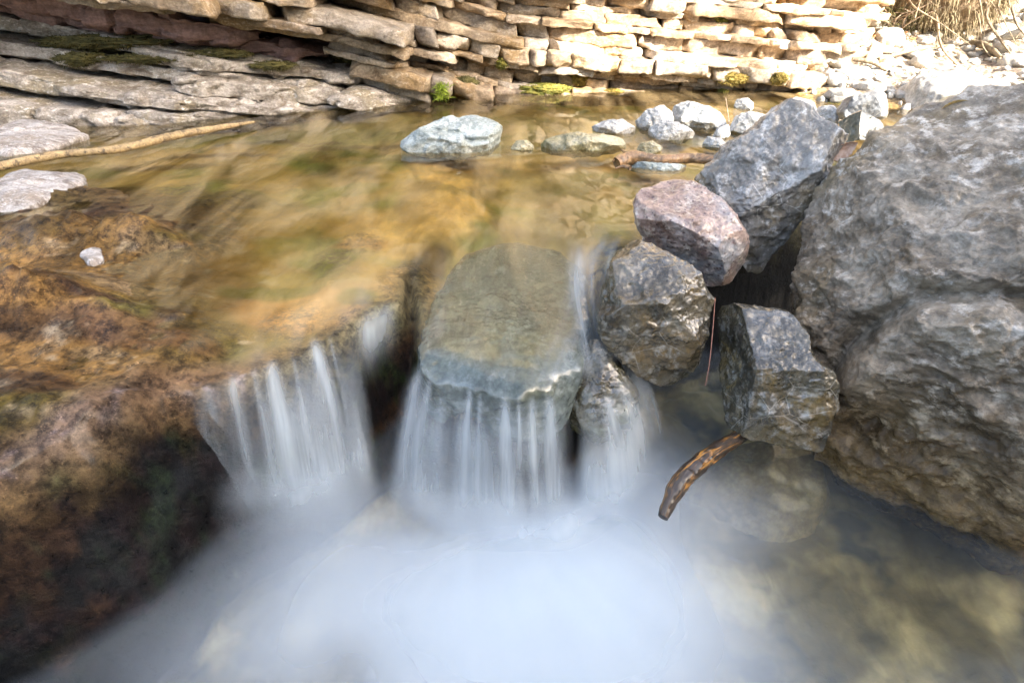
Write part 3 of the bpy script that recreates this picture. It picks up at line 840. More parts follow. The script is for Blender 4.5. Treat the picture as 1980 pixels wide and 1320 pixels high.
film_sheet([[G(1085, 500, -.01), G(1130, 478, -.005), G(1180, 468, -.005), G(1225, 462, 0)],
            [G(1090, 600, -.05), G(1120, 560, -.03), G(1155, 530, -.02), G(1200, 500, 0)],
            [G(1110, 700, -.10), G(1140, 660, -.08), G(1165, 625, -.07), G(1185, 590, -.05)],
            [G(1125, 800, -.17), G(1160, 760, -.14), G(1190, 730, -.13), G(1215, 690, -.12)]], 0, .03, chute, mat='mist')

# ================================================================== BEDDED ROCK WALL ALONG THE FAR BANK
def ybase(x): return np.interp(x, [-6, -2.6, -1.7, -.91, -.40, .0, .73, 1.3, 1.83, 2.3, 3.2], [3.0, 3.12, 3.2, 3.55, 3.92, 4.02, 4.04, 4.10, 4.10, 4.4, 5.6])
def dip(x): return np.interp(x, [-6, -2.6, -.9, 0, 2, 4], [.90, .47, .22, .0, -.17, -.36])
cliff = empty('rock_wall', (0, 4.0, 0))
tag(cliff, 'tall wall of tilted limestone beds along the far bank, shaded left and sunlit right', 'rock wall')

def strip(x0, x1, c0, c1, setb, seed, depth=.9, ns=None, lean=.0, lumps=.020, roundr=.36, dipk=1.0):
    """one bed of rock from x0 to x1 between the bedding heights c0, c1, with a weathered rounded nose"""
    ns = ns or max(24, int((x1 - x0) / .014))
    xs = np.linspace(x0, x1, ns)
    m = 34
    a = np.linspace(-1, 1, m)
    th = c1 - c0
    V = []
    tk = th * (1 + .22 * fbm(np.stack([xs * 1.7, 0 * xs, 0 * xs + seed], 1), 3, seed))
    mid = .5 * (c0 + c1) + dip(xs) * dipk
    front = ybase(xs) + setb * np.interp(xs, [-2.6, -.9], [1, .35]) + .13 * fbm(np.stack([xs * .9, 0 * xs, 0 * xs + seed], 1), 2, seed + 1) + .07 * fbm(np.stack([xs * 3.1, 0 * xs, 0 * xs + seed], 1), 3, seed + 2)
    endf = np.minimum(1, np.minimum((xs - x0), (x1 - xs)) / .12 + .03) ** .5
    for j, aj in enumerate(a):
        # a in -1..1 : bottom back -> nose -> top back
        ang = aj * np.pi / 2
        back = np.clip((abs(aj) - .45) / .55, 0, 1) ** 2 * depth
        zz = mid + .5 * tk * endf * np.sign(aj) * min(1, abs(np.sin(ang * 1.25 if abs(aj) < .8 else np.pi / 2))) ** roundr
        yy = front + back + .35 * th * (1 - np.cos(ang)) * .3 + lean * aj * th + (1 - endf) * .08 + (.16 * max(0, -aj - .15) if aj < 0 else 0)
        V.append(np.stack([xs, yy, zz], 1))
    V = np.stack(V, 1).reshape(-1, 3)
    d = lumps * ridged(V * np.array([4, 4, 7]), 4, seed + 3) + .5 * lumps * fbm(V * np.array([11, 11, 18]), 4, seed + 4) + .35 * lumps * fbm(V * np.array([34, 34, 50]), 3, seed + 5)
    d1, d2, idn = cells(V * np.array([5, 5, 12]) + .4 * fbm(V * 9, 2, seed)[:, None], seed)
    d += 2.0 * lumps * ((idn - .6) * sstep(0, .15, d2 - d1) - .4 * (1 - sstep(0, .08, d2 - d1)))
    nrm = np.stack([0 * V[:, 0], -np.cos(np.tile(a, ns) * np.pi / 2), np.sin(np.tile(a, ns) * np.pi / 2)], 1)
    V = V + nrm * d[:, None]
    return V, grid_faces(ns, m)

_cube = {}
def cube_grid(nx, ny, nz):
    if (nx, ny, nz) in _cube: return _cube[(nx, ny, nz)]
    vs, fs, idx = [], [], {}
    def vid(i, j, k):
        if (i, j, k) not in idx:
            idx[(i, j, k)] = len(vs); vs.append((2 * i / nx - 1, 2 * j / ny - 1, 2 * k / nz - 1))
        return idx[(i, j, k)]
    for i in range(nx):
        for j in range(ny):
            fs.append([vid(i, j, 0), vid(i, j+1, 0), vid(i+1, j+1, 0), vid(i+1, j, 0)]); fs.append([vid(i, j, nz), vid(i+1, j, nz), vid(i+1, j+1, nz), vid(i, j+1, nz)])
    for i in range(nx):
        for k in range(nz):
            fs.append([vid(i, 0, k), vid(i+1, 0, k), vid(i+1, 0, k+1), vid(i, 0, k+1)]); fs.append([vid(i, ny, k), vid(i, ny, k+1), vid(i+1, ny, k+1), vid(i+1, ny, k)])
    for j in range(ny):
        for k in range(nz):
            fs.append([vid(0, j, k), vid(0, j, k+1), vid(0, j+1, k+1), vid(0, j+1, k)]); fs.append([vid(nx, j, k), vid(nx, j+1, k), vid(nx, j+1, k+1), vid(nx, j, k+1)])
    _cube[(nx, ny, nz)] = (np.array(vs), np.array(fs, np.int32))
    return _cube[(nx, ny, nz)]
def block(x0, x1, c0, c1, yf, depth, rng, seed, nchip=3, shear=0.0):
    w, d, h = (x1 - x0) / 2, depth / 2, (c1 - c0) / 2
    res = .012
    v, f = cube_grid(int(np.clip(2 * w / res, 7, 34)), 8, int(np.clip(2 * h / res, 6, 14)))
    v = v.copy()
    v[:, 1] = np.sign(v[:, 1]) * np.abs(v[:, 1])          # even rows
    hs = np.array([w, d, h]); p = v * hs
    r = min(w, h) * rng.uniform(.03, .08)
    q = np.clip(p, -(hs - r), hs - r); dv = p - q
    ln = np.linalg.norm(dv, axis=1); p = np.where((ln > 1e-9)[:, None], q + dv / np.maximum(ln, 1e-9)[:, None] * r, p)
    for k in range(nchip):
        n = np.array([rng.uniform(-1, 1), -rng.uniform(.2, 1), rng.uniform(-.8, .8)]); n /= np.linalg.norm(n)
        dd = np.abs(n) @ hs * rng.uniform(.74, .98)
        o = p @ n - dd; p = p - np.maximum(o, 0)[:, None] * n
    yaw = rng.uniform(-.10, .10)
    p[:, 1] += p[:, 0] * math.tan(yaw)
    p[:, 0] += p[:, 2] * rng.uniform(-.35, .35)
    p[:, 2] *= 1 + p[:, 0] / max(w, .01) * rng.uniform(-.05, .05)
    xc, cc = (x0 + x1) / 2, (c0 + c1) / 2
    X_ = p[:, 0] + xc; Y_ = p[:, 1] + yf + d; Z_ = p[:, 2] + cc + dip(X_)
    V = np.stack([X_, Y_, Z_], 1)
    nrm = v / np.linalg.norm(v, axis=1)[:, None]
    dis = .012 * ridged(V * 9, 3, 7) + .016 * fbm(V * 26, 3, 8) + .030 * scoops(V * np.array([13, 13, 20]), 19) + .010 * fbm(V * 5, 2, 9)
    return V + nrm * dis[:, None], f
def join(parts):
    vs, fs, cs, n = [], [], [], 0
    for v, f, c in parts:
        vs.append(v); fs.append(f + n); cs.append(np.tile(np.array(c, float), (len(v), 1))); n += len(v)
    return np.concatenate(vs), np.concatenate(fs), np.concatenate(cs)

# low ledges on the left, stepping back out of the water
def ledge(*a, mat='ledge', name='rock_ledge', **k):
    v, f = strip(*a, **k)
    return link(name, v, f, M[mat], parent=cliff, loc=cliff.location)
ledge(-3.8, -1.60, -.52, -.35, -.02, 401)
ledge(-1.95, -1.32, -.37, -.300, -.03, 402)
ledge(-2.3, -.98, -.285, -.245, .06, 410)
ledge(-4.0, -.86, -.325, -.232, .17, 403)
ledge(-1.75, -.86, -.232, -.150, .16, 404)
ledge(-4.2, -.95, -.205, -.128, .36, 405)
ledge(-4.2, -1.05, -.098, -.036, .47, 407)
ledge(-2.0, -.80, -.115, -.060, .40, 406)
ledge(-.92, -.36, -.17, -.115, -.14, 408)
ledge(-1.0, -.52, -.21, -.16, -.20, 409)
# dark recess, then thick reddish marl bed hanging over it
ledge(-4.5, -1.35, .02, .11, .40, 411, mat='red', name='rock_layer', lumps=.035)
ledge(-4.5, -1.05, -.02, .035, .50, 412, mat='red', name='rock_layer', lumps=.03)
rngw = np.random.RandomState(5)
c = -.115; li = 0
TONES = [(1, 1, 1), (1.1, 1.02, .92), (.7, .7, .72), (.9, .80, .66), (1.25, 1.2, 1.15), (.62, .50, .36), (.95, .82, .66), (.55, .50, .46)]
while c < 1.55:
    th = rngw.choice([.026, .036, .048, .062, .085]) * rngw.uniform(.9, 1.1) if c < .62 else rngw.uniform(.12, .22)
    xl = -1.02 if c < .06 else (-1.55 if c < .14 else -4.2)
    if c < -.02: xl = -.90
    x = xl; parts = []; prot_s = 0.0
    lay = rngw.uniform(-.07, .07) + .10 * max(0, c) + (.10 if c < .05 else 0) * 0
    long_bed = rngw.rand() < .5
    while x < 3.0:
        w = (rngw.uniform(.08, .24) if rngw.rand() < .6 else rngw.uniform(.24, .46)) * (1.6 if long_bed else 1.0) * (1 if x < 1.2 else .75)
        if x < -1.0: w *= 2.2
        if rngw.rand() < .38: prot_s = rngw.uniform(-.04, .035) + (rngw.rand() < .2) * rngw.uniform(-.12, .12)
        prot = prot_s + rngw.uniform(-.012, .012)
        yf = float(ybase(x + w / 2)) + lay + prot - .02
        zt = c + th + float(dip(x + w / 2))
        if zt > -.12 and not (x > 2.2 and c > .75):
            tn = np.array(TONES[rngw.randint(len(TONES))]) ** .8 * rngw.uniform(.95, 1.2) * (1 + .8 * float(sstep(-.6, .9, x)))  # blocks lighten to the right: sunlight painted into the stone colour
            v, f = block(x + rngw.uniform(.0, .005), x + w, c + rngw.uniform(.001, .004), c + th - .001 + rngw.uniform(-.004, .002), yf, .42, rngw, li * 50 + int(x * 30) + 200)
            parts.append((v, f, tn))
        x += w
    if parts:
        v, f, cc = join(parts)
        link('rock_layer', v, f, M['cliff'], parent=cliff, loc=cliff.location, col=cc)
    c += th; li += 1
# solid mass of the wall behind the broken faces
bxs = np.linspace(-6, 4.0, 60); bv = []
for hgt, off in ((-.4, .16), (.0, .18), (.6, .26), (1.2, .34), (1.6, .40)):
    for xx in bxs:
        e = max(0, xx - 2.2)
        bv.append((xx, float(ybase(xx)) + off + float(np.interp(xx, [-2.6, -.95, -.6], [.62, .42, 0])) + .02 * math.sin(xx * 9 + hgt * 3), min(hgt, 1.6 - .8 * e) if hgt > 0 else hgt))
bv = np.array(bv)
F = grid_faces(5, 60)
o = link('rock_core', bv, F, M['red'], parent=cliff, loc=cliff.location)

uw = []
uxs = np.linspace(-9, 3.4, 110); uzs = np.linspace(1.45, 6.5, 50)
for xx in uxs:
    for zz in uzs:
        uw.append((xx, float(ybase(min(xx, 2.4))) + .30 + .28 * (zz - 1.4) + .25 * max(0, xx - 1.2) ** 2, zz))
uw = np.array(uw)
st_ = uw[:, 2] - dip(uw[:, 0])
uw[:, 1] += .35 * fbm(uw * .8, 4, 640) + .16 * fbm(np.stack([uw[:, 0] * .8, 0 * st_, st_ * 5], 1), 3, 641)
link('upper_wall', uw, grid_faces(110, 50), M['ledge'], parent=cliff, loc=cliff.location, facing=(0, -1, 0))

# ================================================================== BOULDERS
big = boulder('boulder', 'huge weathered grey boulder with a deep diagonal crease filling the right side', 'boulder',
    [(1522, 560), (1535, 470), (1558, 400), (1620, 310), (1722, 222), (1810, 168), (1905, 138), (1985, 140), (2120, 150), (2250, 330), (2330, 650), (2280, 960), (2120, 1130), (1985, 1138), (1850, 1092), (1700, 1010), (1625, 930), (1590, 850), (1600, 740), (1545, 630)],
    1.50, .34, .55, M['big'], ctr=(1850, 640), sub=8, power=2.6, ncut=14, cutd=(.80, .98), seed=3, low=.035, mid=.035, fine=.012, grain=.052, chip=.075,
    cuts=[((1722, 222, -.10), (1985, 140, -.16), (1980, 420, .22)), ((1530, 480, .0), (1800, 280, .12), (1620, 330, -.06))])
# the crease across it: press a groove into the mesh along a curve of the stone itself
def groove(o, pix, width, depth, dep0, bulge=0.0):
    me = o.data; n = len(me.vertices)
    v = np.empty(n * 3, np.float32); me.vertices.foreach_get('co', v); v = v.reshape(-1, 3).astype(float)
    c0 = np.array(o.location[:])
    U, V_, W = view_frame(c0)
    q2 = np.stack([v @ U, v @ V_], 1); w = v @ W
    pl = []
    for px, py in pix:
        q = onplane(px, py, c0 + W * dep0, W) - c0; pl.append((q @ U, q @ V_))
    pl = catmull(np.array([(a, b, 0) for a, b in pl]), 60)[:, :2]
    wob = .25 * width * fbm(v * 14, 3, 3)
    best = np.full(n, 9.0); sgn = np.zeros(n)
    for a, b in zip(pl[:-1], pl[1:]):
        e = b - a; tt = np.clip(((q2 - a) @ e) / (e @ e), 0, 1)
        d = q2 - a - tt[:, None] * e; dd = np.hypot(d[:, 0], d[:, 1])
        s = e[0] * (q2[:, 1] - a[1]) - e[1] * (q2[:, 0] - a[0])
        up = dd < best; best = np.where(up, dd, best); sgn = np.where(up, np.sign(s), sgn)
    fr = sstep(-.02, .10, w)
    dd = np.abs(best + wob)
    g = -depth * np.exp(-(dd / width) ** 2) * fr + bulge * np.where(sgn < 0, 1, 0) * np.exp(-((best - width * 2.2) / (width * 2)) ** 2) * fr
    v = v + W * g[:, None]
    me.vertices.foreach_set('co', v.astype(np.float32).ravel()); me.update()
groove(big, [(1600, 740), (1650, 660), (1730, 600), (1820, 570), (1990, 575), (2150, 560)], .026, .055, .25, .028)
groove(big, [(1640, 840), (1740, 800), (1850, 840), (1990, 850)], .03, .02, .3)
groove(big, [(1720, 300), (1760, 380), (1850, 400), (1985, 330)], .03, .02, .15)
groove(big, [(1880, 170), (1820, 215), (1740, 250)], .010, .03, -.05)

boulder('leaning_slab', 'pale grey angular slab leaning on the huge boulder, sharp layered left edge', 'rock',
    [(1340, 345), (1400, 290), (1470, 225), (1515, 190), (1570, 205), (1640, 265), (1615, 310), (1590, 370), (1530, 450), (1470, 530), (1440, 525), (1445, 450), (1400, 410)],
    1.86, .13, .16, M['slab'], ctr=(1490, 345), sub=7, power=5, ncut=9, cutd=(.8, .98), seed=11, low=.03, mid=.022, fine=.008, soft=.006, smooth_outline=.03, chip=.09,
    cuts=[((1360, 350, .10), (1520, 200, .04), (1470, 420, .13)), ((1440, 430, .11), (1600, 330, .08), (1500, 500, .0)), ((1370, 330, .085), (1515, 200, .035), (1350, 330, .04))], strata=((1, .9, .0), 5, .012))
boulder('mottled_rock', 'purple and white speckled angular rock below the leaning slab', 'rock',
    [(1228, 375), (1290, 347), (1350, 352), (1395, 385), (1440, 440), (1450, 480), (1415, 545), (1370, 555), (1310, 520), (1255, 480), (1230, 430)],
    1.66, .12, .14, M['purple'], sub=7, power=3.2, ncut=14, cutd=(.78, .98), seed=17, low=.05, mid=.03, fine=.008, soft=.012,
    cuts=[((1235, 385, .06), (1390, 385, .03), (1330, 440, .12)), ((1240, 440, .06), (1400, 490, .10), (1330, 540, .0))])
boulder('wet_rock', 'wet grey rock with sharp chipped faces where water slides past its left side', 'rock',
    [(1165, 560), (1190, 490), (1215, 460), (1255, 462), (1275, 490), (1340, 515), (1372, 570), (1375, 640), (1345, 710), (1295, 755), (1240, 735), (1195, 690), (1160, 630)],
    1.46, .13, .15, M['wet'], sub=7, power=3.0, ncut=18, cutd=(.76, .98), seed=23, low=.05, mid=.03, fine=.008, soft=.008, chip=.09,
    cuts=[((1200, 500, .07), (1330, 520, .06), (1290, 620, .13)), ((1200, 650, .08), (1350, 640, .06), (1290, 735, -.01)), ((1360, 560, .04), (1370, 640, .02), (1290, 600, .11))])
boulder('wet_block', 'dark wet squared block with ochre stains wedged against the huge boulder', 'rock',
    [(1385, 592), (1430, 586), (1530, 602), (1560, 640), (1575, 700), (1612, 720), (1617, 790), (1590, 870), (1520, 862), (1440, 848), (1405, 820), (1390, 720)],
    1.38, .10, .14, M['block'], sub=7, power=5, ncut=8, cutd=(.86, 1.0), seed=29, low=.03, mid=.02, fine=.008, soft=.006, chip=.07, smooth_outline=.05,
    cuts=[((1440, 600, .06), (1540, 610, .04), (1450, 705, .10)), ((1430, 590, .05), (1440, 840, .06), (1385, 700, -.03)), ((1440, 715, .105), (1575, 705, .08), (1450, 840, .05)), ((1575, 700, .09), (1617, 800, .02), (1560, 860, .04))])
boulder('submerged_boulder', 'large brown boulder under the pool water below the dark block', 'boulder',
    [(1290, 1000), (1330, 930), (1400, 870), (1500, 845), (1580, 880), (1605, 960), (1560, 1060), (1490, 1130), (1400, 1150), (1310, 1090)],
    1.645, .12, .2, M['submerged'], sub=6, power=2.6, ncut=9, cutd=(.85, 1.0), seed=31, low=.05, mid=.02)
boulder('pool_rock', 'brown rock half veiled by the right hand thread of falling water', 'rock',
    [(1085, 745), (1110, 700), (1150, 650), (1190, 690), (1235, 760), (1225, 840), (1160, 860), (1100, 820)],
    1.50, .06, .12, M['mosswet'], sub=6, power=2.6, ncut=8, cutd=(.82, .98), seed=41, low=.05, mid=.03)
# flat slab under the centre fall
sc_ = sl(980, 610)
U_ = np.array([1.0, 0, 0]); V_ = np.cross(SLN, U_)
ol = []
for a, b in [(806, 690), (812, 640), (838, 560), (872, 500), (925, 462), (1000, 448), (1065, 458), (1130, 505), (1150, 600), (1128, 690), (1088, 734), (1040, 748), (1000, 760), (945, 744), (905, 728), (860, 722), (826, 712)]:
    q = sl(a, b) - sc_; ol.append((q @ U_, q @ V_))
v, f = rock_verts(sc_ - SLN * .05, U_, V_, SLN, ol, .048, .26, sub=7, power=3.4, ncut=3, cutd=(.9, 1), seed=47, low=.05, mid=.024, fine=.006, soft=.01, smooth_outline=.09, strata=((.3, 1, 1.2), 2.5, .008), chip=.05)
tag(link('flat_slab', v, f, M['flat'], loc=sc_), 'flat green grey slab under a clear film of water above the centre fall', 'rock')

# stones in mid stream and on the far side; each row: outline, distance, depth, material, label
def gdep(px, py, z=0.0):
    p = G(px, py, z); return float((p - CAM) @ FWD)
MID = [
    ([(770, 288), (792, 262), (832, 236), (878, 222), (930, 220), (966, 240), (980, 268), (960, 296), (900, 306), (825, 306)], 'palegreen', .16, 'split grey green boulder alone in the middle of the upper stream', 51, dict(cuts=[((785, 285, .12), (900, 292, .13), (860, 250, .03))], ncut=12, soft=.008)),
    ([(1035, 285), (1060, 266), (1110, 258), (1180, 262), (1220, 275), (1215, 295), (1130, 303), (1060, 300)], 'mossy', .12, 'low mossy olive stone barely breaking the surface in mid stream', 52, dict(power=2.2)),
    ([(1135, 250), (1165, 235), (1205, 231), (1232, 250), (1230, 266), (1180, 262)], 'pale', .10, 'low white wedge shaped stone just beyond the mossy one', 53, dict()),
    ([(1222, 240), (1250, 215), (1280, 201), (1300, 215), (1303, 245), (1270, 262), (1235, 258)], 'pale', .10, 'upright white stone with a dark crack, left end of the white cluster', 54, dict(soft=.006)),
    ([(1248, 265), (1255, 245), (1290, 232), (1330, 245), (1345, 262), (1320, 278), (1270, 278)], 'pale', .10, 'rounded white stone in front of the cracked upright one', 55, dict()),
    ([(1292, 230), (1300, 205), (1330, 195), (1370, 205), (1400, 225), (1408, 246), (1370, 256), (1310, 248)], 'pale', .14, 'broad bright white stone behind the white cluster', 56, dict()),
    ([(1230, 290), (1240, 276), (1262, 272), (1280, 285), (1275, 300), (1245, 302)], 'mossy', .06, 'small olive stone above the broken end of the dark branch', 57, dict()),
    ([(1418, 205), (1425, 192), (1445, 189), (1458, 200), (1456, 216), (1430, 217)], 'pale', .06, 'small pale cube of stone standing alone in far water', 58, dict(power=4)),
    ([(1408, 250), (1420, 225), (1450, 216), (1485, 225), (1490, 245), (1450, 265), (1415, 268)], 'pale', .10, 'white stone with a grey left face beside the leaning slab', 59, dict()),
    ([(1355, 285), (1368, 264), (1395, 268), (1410, 285), (1385, 292)], 'pale', .06, 'small flat grey chip above the end of the dark branch', 60, dict(power=4)),
    ([(1375, 270), (1385, 250), (1408, 240), (1412, 262), (1400, 274)], 'pale', .06, 'little white stone wedged between the white cluster and the slab', 61, dict()),
    ([(1500, 215), (1515, 196), (1540, 188), (1570, 195), (1580, 215), (1560, 235), (1520, 235)], 'pale', .10, 'cream stone peeping over the top of the leaning slab', 62, dict()),
    ([(1572, 240), (1580, 205), (1610, 205), (1625, 225), (1615, 262), (1585, 262)], 'pale', .08, 'pinkish cream stone right behind the top of the leaning slab', 63, dict(power=4)),
    ([(1200, 322), (1230, 312), (1300, 316), (1340, 322), (1320, 336), (1240, 336)], 'palegreen', .08, 'blue green flat stone half sunk under the dark branch', 64, dict()),
    ([(985, 290), (1000, 272), (1020, 270), (1035, 285), (1025, 296)], 'mossy', .05, 'small brown stone in the gap right of the split boulder', 65, dict()),
]
for pts, mat, dd, lab, sd_, kw in MID:
    py = max(b for a, b in pts); px = np.mean([a for a, b in pts])
    dep = gdep(px, py - 4) + dd * .55
    k = dict(sub=6, power=3.0, ncut=14, cutd=(.72, .96), low=.07, mid=.03, fine=.012, soft=.008, chip=.10); k.update(kw)
    so_ = boulder('stream_stone', lab, 'stone', pts, dep, dd * .6, dd, M[mat], seed=sd_, **k)
    if sd_ == 51: groove(so_, [(815, 246), (850, 252), (890, 258), (908, 272), (960, 268)], .010, .030, .05, .018)
    if sd_ == 54: groove(so_, [(1250, 212), (1262, 235), (1262, 262)], .006, .02, .03)
boulder('cracked_stone', 'grey cracked stone with sunlit top behind the leaning slab', 'stone',
    [(1617, 215), (1635, 190), (1690, 174), (1712, 180), (1716, 225), (1680, 240), (1630, 235)], 2.75, .14, .16, M['grey'], seed=71, sub=6, power=3.5, ncut=12, cutd=(.82, .98), soft=.006, low=.04, mid=.03)
boulder('wedge_stone', 'dark blue green wedge of stone between leaning slab and huge boulder', 'stone',
    [(1620, 235), (1665, 214), (1700, 232), (1712, 250), (1680, 270), (1630, 275)], 2.35, .12, .12, M['flat'], seed=73, sub=6, power=5, ncut=4, cutd=(.85, .98), soft=.004, low=.02, mid=.015, smooth_outline=.03,
    cuts=[((1665, 214, .08), (1662, 262, .10), (1620, 240, .0)), ((1665, 214, .08), (1662, 262, .10), (1712, 250, .0))])
boulder('bank_boulder', 'sun bleached white boulder behind the crest of the huge boulder', 'boulder',
    [(1712, 215), (1730, 180), (1780, 145), (1850, 135), (1900, 145), (1930, 200), (1850, 235), (1750, 240)], 3.5, .3, .4, M['stone'], seed=75, sub=6, power=2.8, ncut=12, cutd=(.82, .98), low=.05, mid=.03)
boulder('bank_stone', 'grey topped stone beside the sun bleached boulder at the waterline', 'stone',
    [(1685, 170), (1700, 158), (1725, 150), (1745, 165), (1735, 178), (1700, 180)], 4.0, .12, .15, M['grey'], seed=76, sub=5, low=.05, mid=.03)
# dry tops of bedrock breaking the surface on the left
DRY = [
    ([(-40, 385), (0, 345), (60, 326), (140, 335), (165, 352), (120, 372), (60, 400), (0, 400)], 'wide pale dry hump of bedrock near the left edge below the long branch', .10, 81),
    ([(150, 465), (165, 461), (190, 483), (200, 502), (172, 512), (158, 495)], 'small pale triangular chip of dry rock among wet brown bedrock', .03, 82),
    ([(-60, 560), (0, 548), (45, 558), (48, 590), (25, 625), (10, 672), (-60, 680)], 'white dry rock patch cut by the left edge above the brown lip', .10, 83),
    ([(-40, 275), (0, 245), (60, 236), (120, 250), (170, 265), (90, 290), (0, 300)], 'low whitish rock beside the upper end of the long branch', .14, 84),
]
for pts, lab, dd, s_ in DRY:
    cx = np.mean([a for a, b in pts]); cy = np.mean([b for a, b in pts])
    c0 = G(cx, cy, .012)
    o2 = []
    for a, b in pts:
        q = G(a, b, .012) - c0; o2.append((q[0], q[1]))
    v, f = rock_verts(c0, np.array([1., 0, 0]), np.array([0, 1., 0]), np.array([0, 0, 1.]), o2, dd * .28, dd * 1.2, sub=6, power=2.2, ncut=6, cutd=(.8, 1), seed=s_, low=.11, mid=.05, fine=.012, chip=.07)
    tag(link('bedrock_hump', v, f, M['dry'], loc=c0), lab, 'rock')

# ================================================================== BRANCHES, TWIGS, LEAF
def bark_mat(name, wood, bark, pale, s, wet, thr=(.45, .6), along=None):
    N = NT(name)
    vec = N.coord('Object')
    if along:   # coordinates that run with the grain
        mp = N.n('ShaderNodeMapping'); mp.inputs['Scale'].default_value = along
        N.l(N.n('ShaderNodeVertexColor', layer_name='tone').outputs[0], mp.inputs[0]); vec = mp.outputs[0]
    n1 = N.noise(vec, s, 6, .65, .8); n2 = N.noise(vec, s * 4, 6, .7); n3 = N.noise(vec, s * 1.7, 4, .6, .3)
    col = N.mix(N.ramp(n1, *thr), wood + (1,), bark + (1,))
    col = N.mix(N.ramp(n3, .56, .66, 0, .8), col, pale + (1,))
    col = N.mix(.6, col, N.mix(N.ramp(n2, .3, .7), (.45, .45, .45, 1), (1.5, 1.5, 1.5, 1)), 'MULTIPLY')
    N.principled(col, .3 if wet else .7, N.bump(N.math('ADD', n1, n2), .7, .006), .4, wet, .1)
    return N.m
M['driftwood'] = bark_mat('peeled_driftwood', (.36, .26, .13), (.20, .14, .075), (.055, .042, .03), 22, 0, (.42, .66))
M['branch'] = bark_mat('rotten_branch', (.26, .15, .07), (.12, .075, .04), (.36, .24, .13), 22, .2)
M['wetwood'] = bark_mat('wet_peeling_wood', (.44, .20, .035), (.026, .016, .010), (.03, .018, .012), 2.6, .35, (.36, .46), (1.3, 1, 1))
M['twig'] = bark_mat('dry_twig', (.30, .22, .15), (.16, .11, .07), (.4, .32, .22), 30, 0)
M['root'] = bark_mat('pale_root', (.22, .17, .105), (.11, .08, .05), (.32, .26, .18), 18, 0)
def stick(name, label, cat, path, radii, mat, n=60, ring=16, seed=0, **k):
    p = catmull(path, n)
    r = np.interp(np.linspace(0, 1, n), np.linspace(0, 1, len(radii)), radii)
    v, f = tube(p, r, ring, seed, **k)
    tn = np.zeros((len(v), 3)); aa = np.linspace(0, 2 * np.pi, ring, endpoint=False)
    tn[:n * ring] = np.stack([np.repeat(np.arange(n) / n, ring), np.tile(.5 + .5 * np.cos(aa), n), np.tile(.5 + .5 * np.sin(aa), n)], 1); tn[n * ring:, 0] = [0, 1]
    o = link(name, v, f, mat, loc=p[n // 2], col=tn)
    if label: tag(o, label, cat)
    return o
stick('long_branch', 'long peeled yellowish branch lying in the water at the left bank', 'branch',
      [G(-90, 345, .02), G(0, 322, .022), G(110, 300, .025), G(230, 288, .03), G(330, 264, .035), G(420, 248, .03), G(492, 236, .02)], [.015, .017, .015, .016, .018, .014, .006], M['driftwood'], 110, 18, 4, rough=.14, lump=.25)
br = empty('dark_branch', G(1300, 312, .03))
tag(br, 'short rotten brown branch with a splintered end resting on stones beside the slab', 'branch')
p = catmull([G(1192, 316, .02), G(1225, 304, .035), G(1280, 310, .03), G(1330, 306, .035), G(1400, 312, .04)], 50)
v, f = tube(p, np.interp(np.linspace(0, 1, 50), [0, .15, .3, 1], [.026, .030, .022, .020]), 16, 8, .22, .3)
link('stem', v, f, M['branch'], parent=br, loc=br.location)
for k, (a, b, r_) in enumerate((((1200, 305), (1185, 312), .008), ((1215, 298), (1202, 290), .009), ((1205, 322), (1190, 326), .007))):
    p = catmull([G(a[0] + 14, a[1] + 3, .035), G(*a, .035), G(*b, .03)], 14)
    v, f = tube(p, np.linspace(r_ * 1.4, r_ * .4, 14), 8, k, .2, .2)
    link('splinter', v, f, M['branch'], parent=br, loc=br.location)
stick('wet_stick', 'wet orange brown peeling stick poking out from under the dark block', 'stick',
      [D(1440, 838, 1.40), D(1400, 862, 1.36), D(1350, 898, 1.31), D(1310, 940, 1.27), D(1282, 1000, 1.235)], [.016, .017, .019, .021, .019, .011], M['wetwood'], 110, 28, 15, rough=.16, lump=.22)
stick('red_twig', 'thin reddish twig hanging in the gap between the wet rock and the dark block', 'twig',
      [D(1383, 575, 1.40), D(1378, 640, 1.37), D(1372, 700, 1.34), D(1364, 745, 1.33)], [.0010, .0012, .0010, .0006], bark_mat('red_twig', (.25, .09, .05), (.18, .07, .04), (.3, .15, .1), 40, .3), 24, 6, 2)
stick('upright_twig', 'thin reddish twig standing up among the white stones', 'twig',
      [G(1410, 246, .0), D(1407, 215, 3.1), D(1403, 188, 3.1)], [.004, .003, .0015], M['twig'], 16, 6, 3)
def leaf(name, label, ctr, U, V, L, Wd, mat, curl=.35, seed=0):
    us = np.linspace(0, 1, 22); vs = np.linspace(-1, 1, 13)
    Uu, Vv = np.meshgrid(us, vs, indexing='ij')
    prof = np.sin(np.pi * Uu ** .8) ** .8 * (1 + .10 * np.sin(Uu * 40))
    x = (Uu - .5) * L; y = Vv * Wd * .5 * prof
    z = curl * L * (.9 * (Vv ** 2) * .35 * prof + .25 * np.sin(Uu * 5 + 1) * .5) + .02 * L * np.abs(np.sin(Uu * 22 - np.abs(Vv) * 4))
    N_ = np.cross(U, V)
    p = np.asarray(ctr) + x.reshape(-1, 1) * U + y.reshape(-1, 1) * V + z.reshape(-1, 1) * N_
    o = link(name, p, grid_faces(22, 13), mat, loc=ctr)
    so = o.modifiers.new('thick', 'SOLIDIFY'); so.thickness = .0006
    tag(o, label, 'leaf')
    return o
def leaf_mat(name, a, b):
    N = NT(name); vec = N.coord('Object')
    n = N.noise(vec, 60, 5, .6)
    N.principled(N.mix(N.ramp(n, .35, .65), a + (1,), b + (1,)), .55, N.bump(n, .3, .002), .35)
    return N.m
M['dleaf'] = leaf_mat('dry_leaf', (.42, .27, .20), (.60, .46, .38))
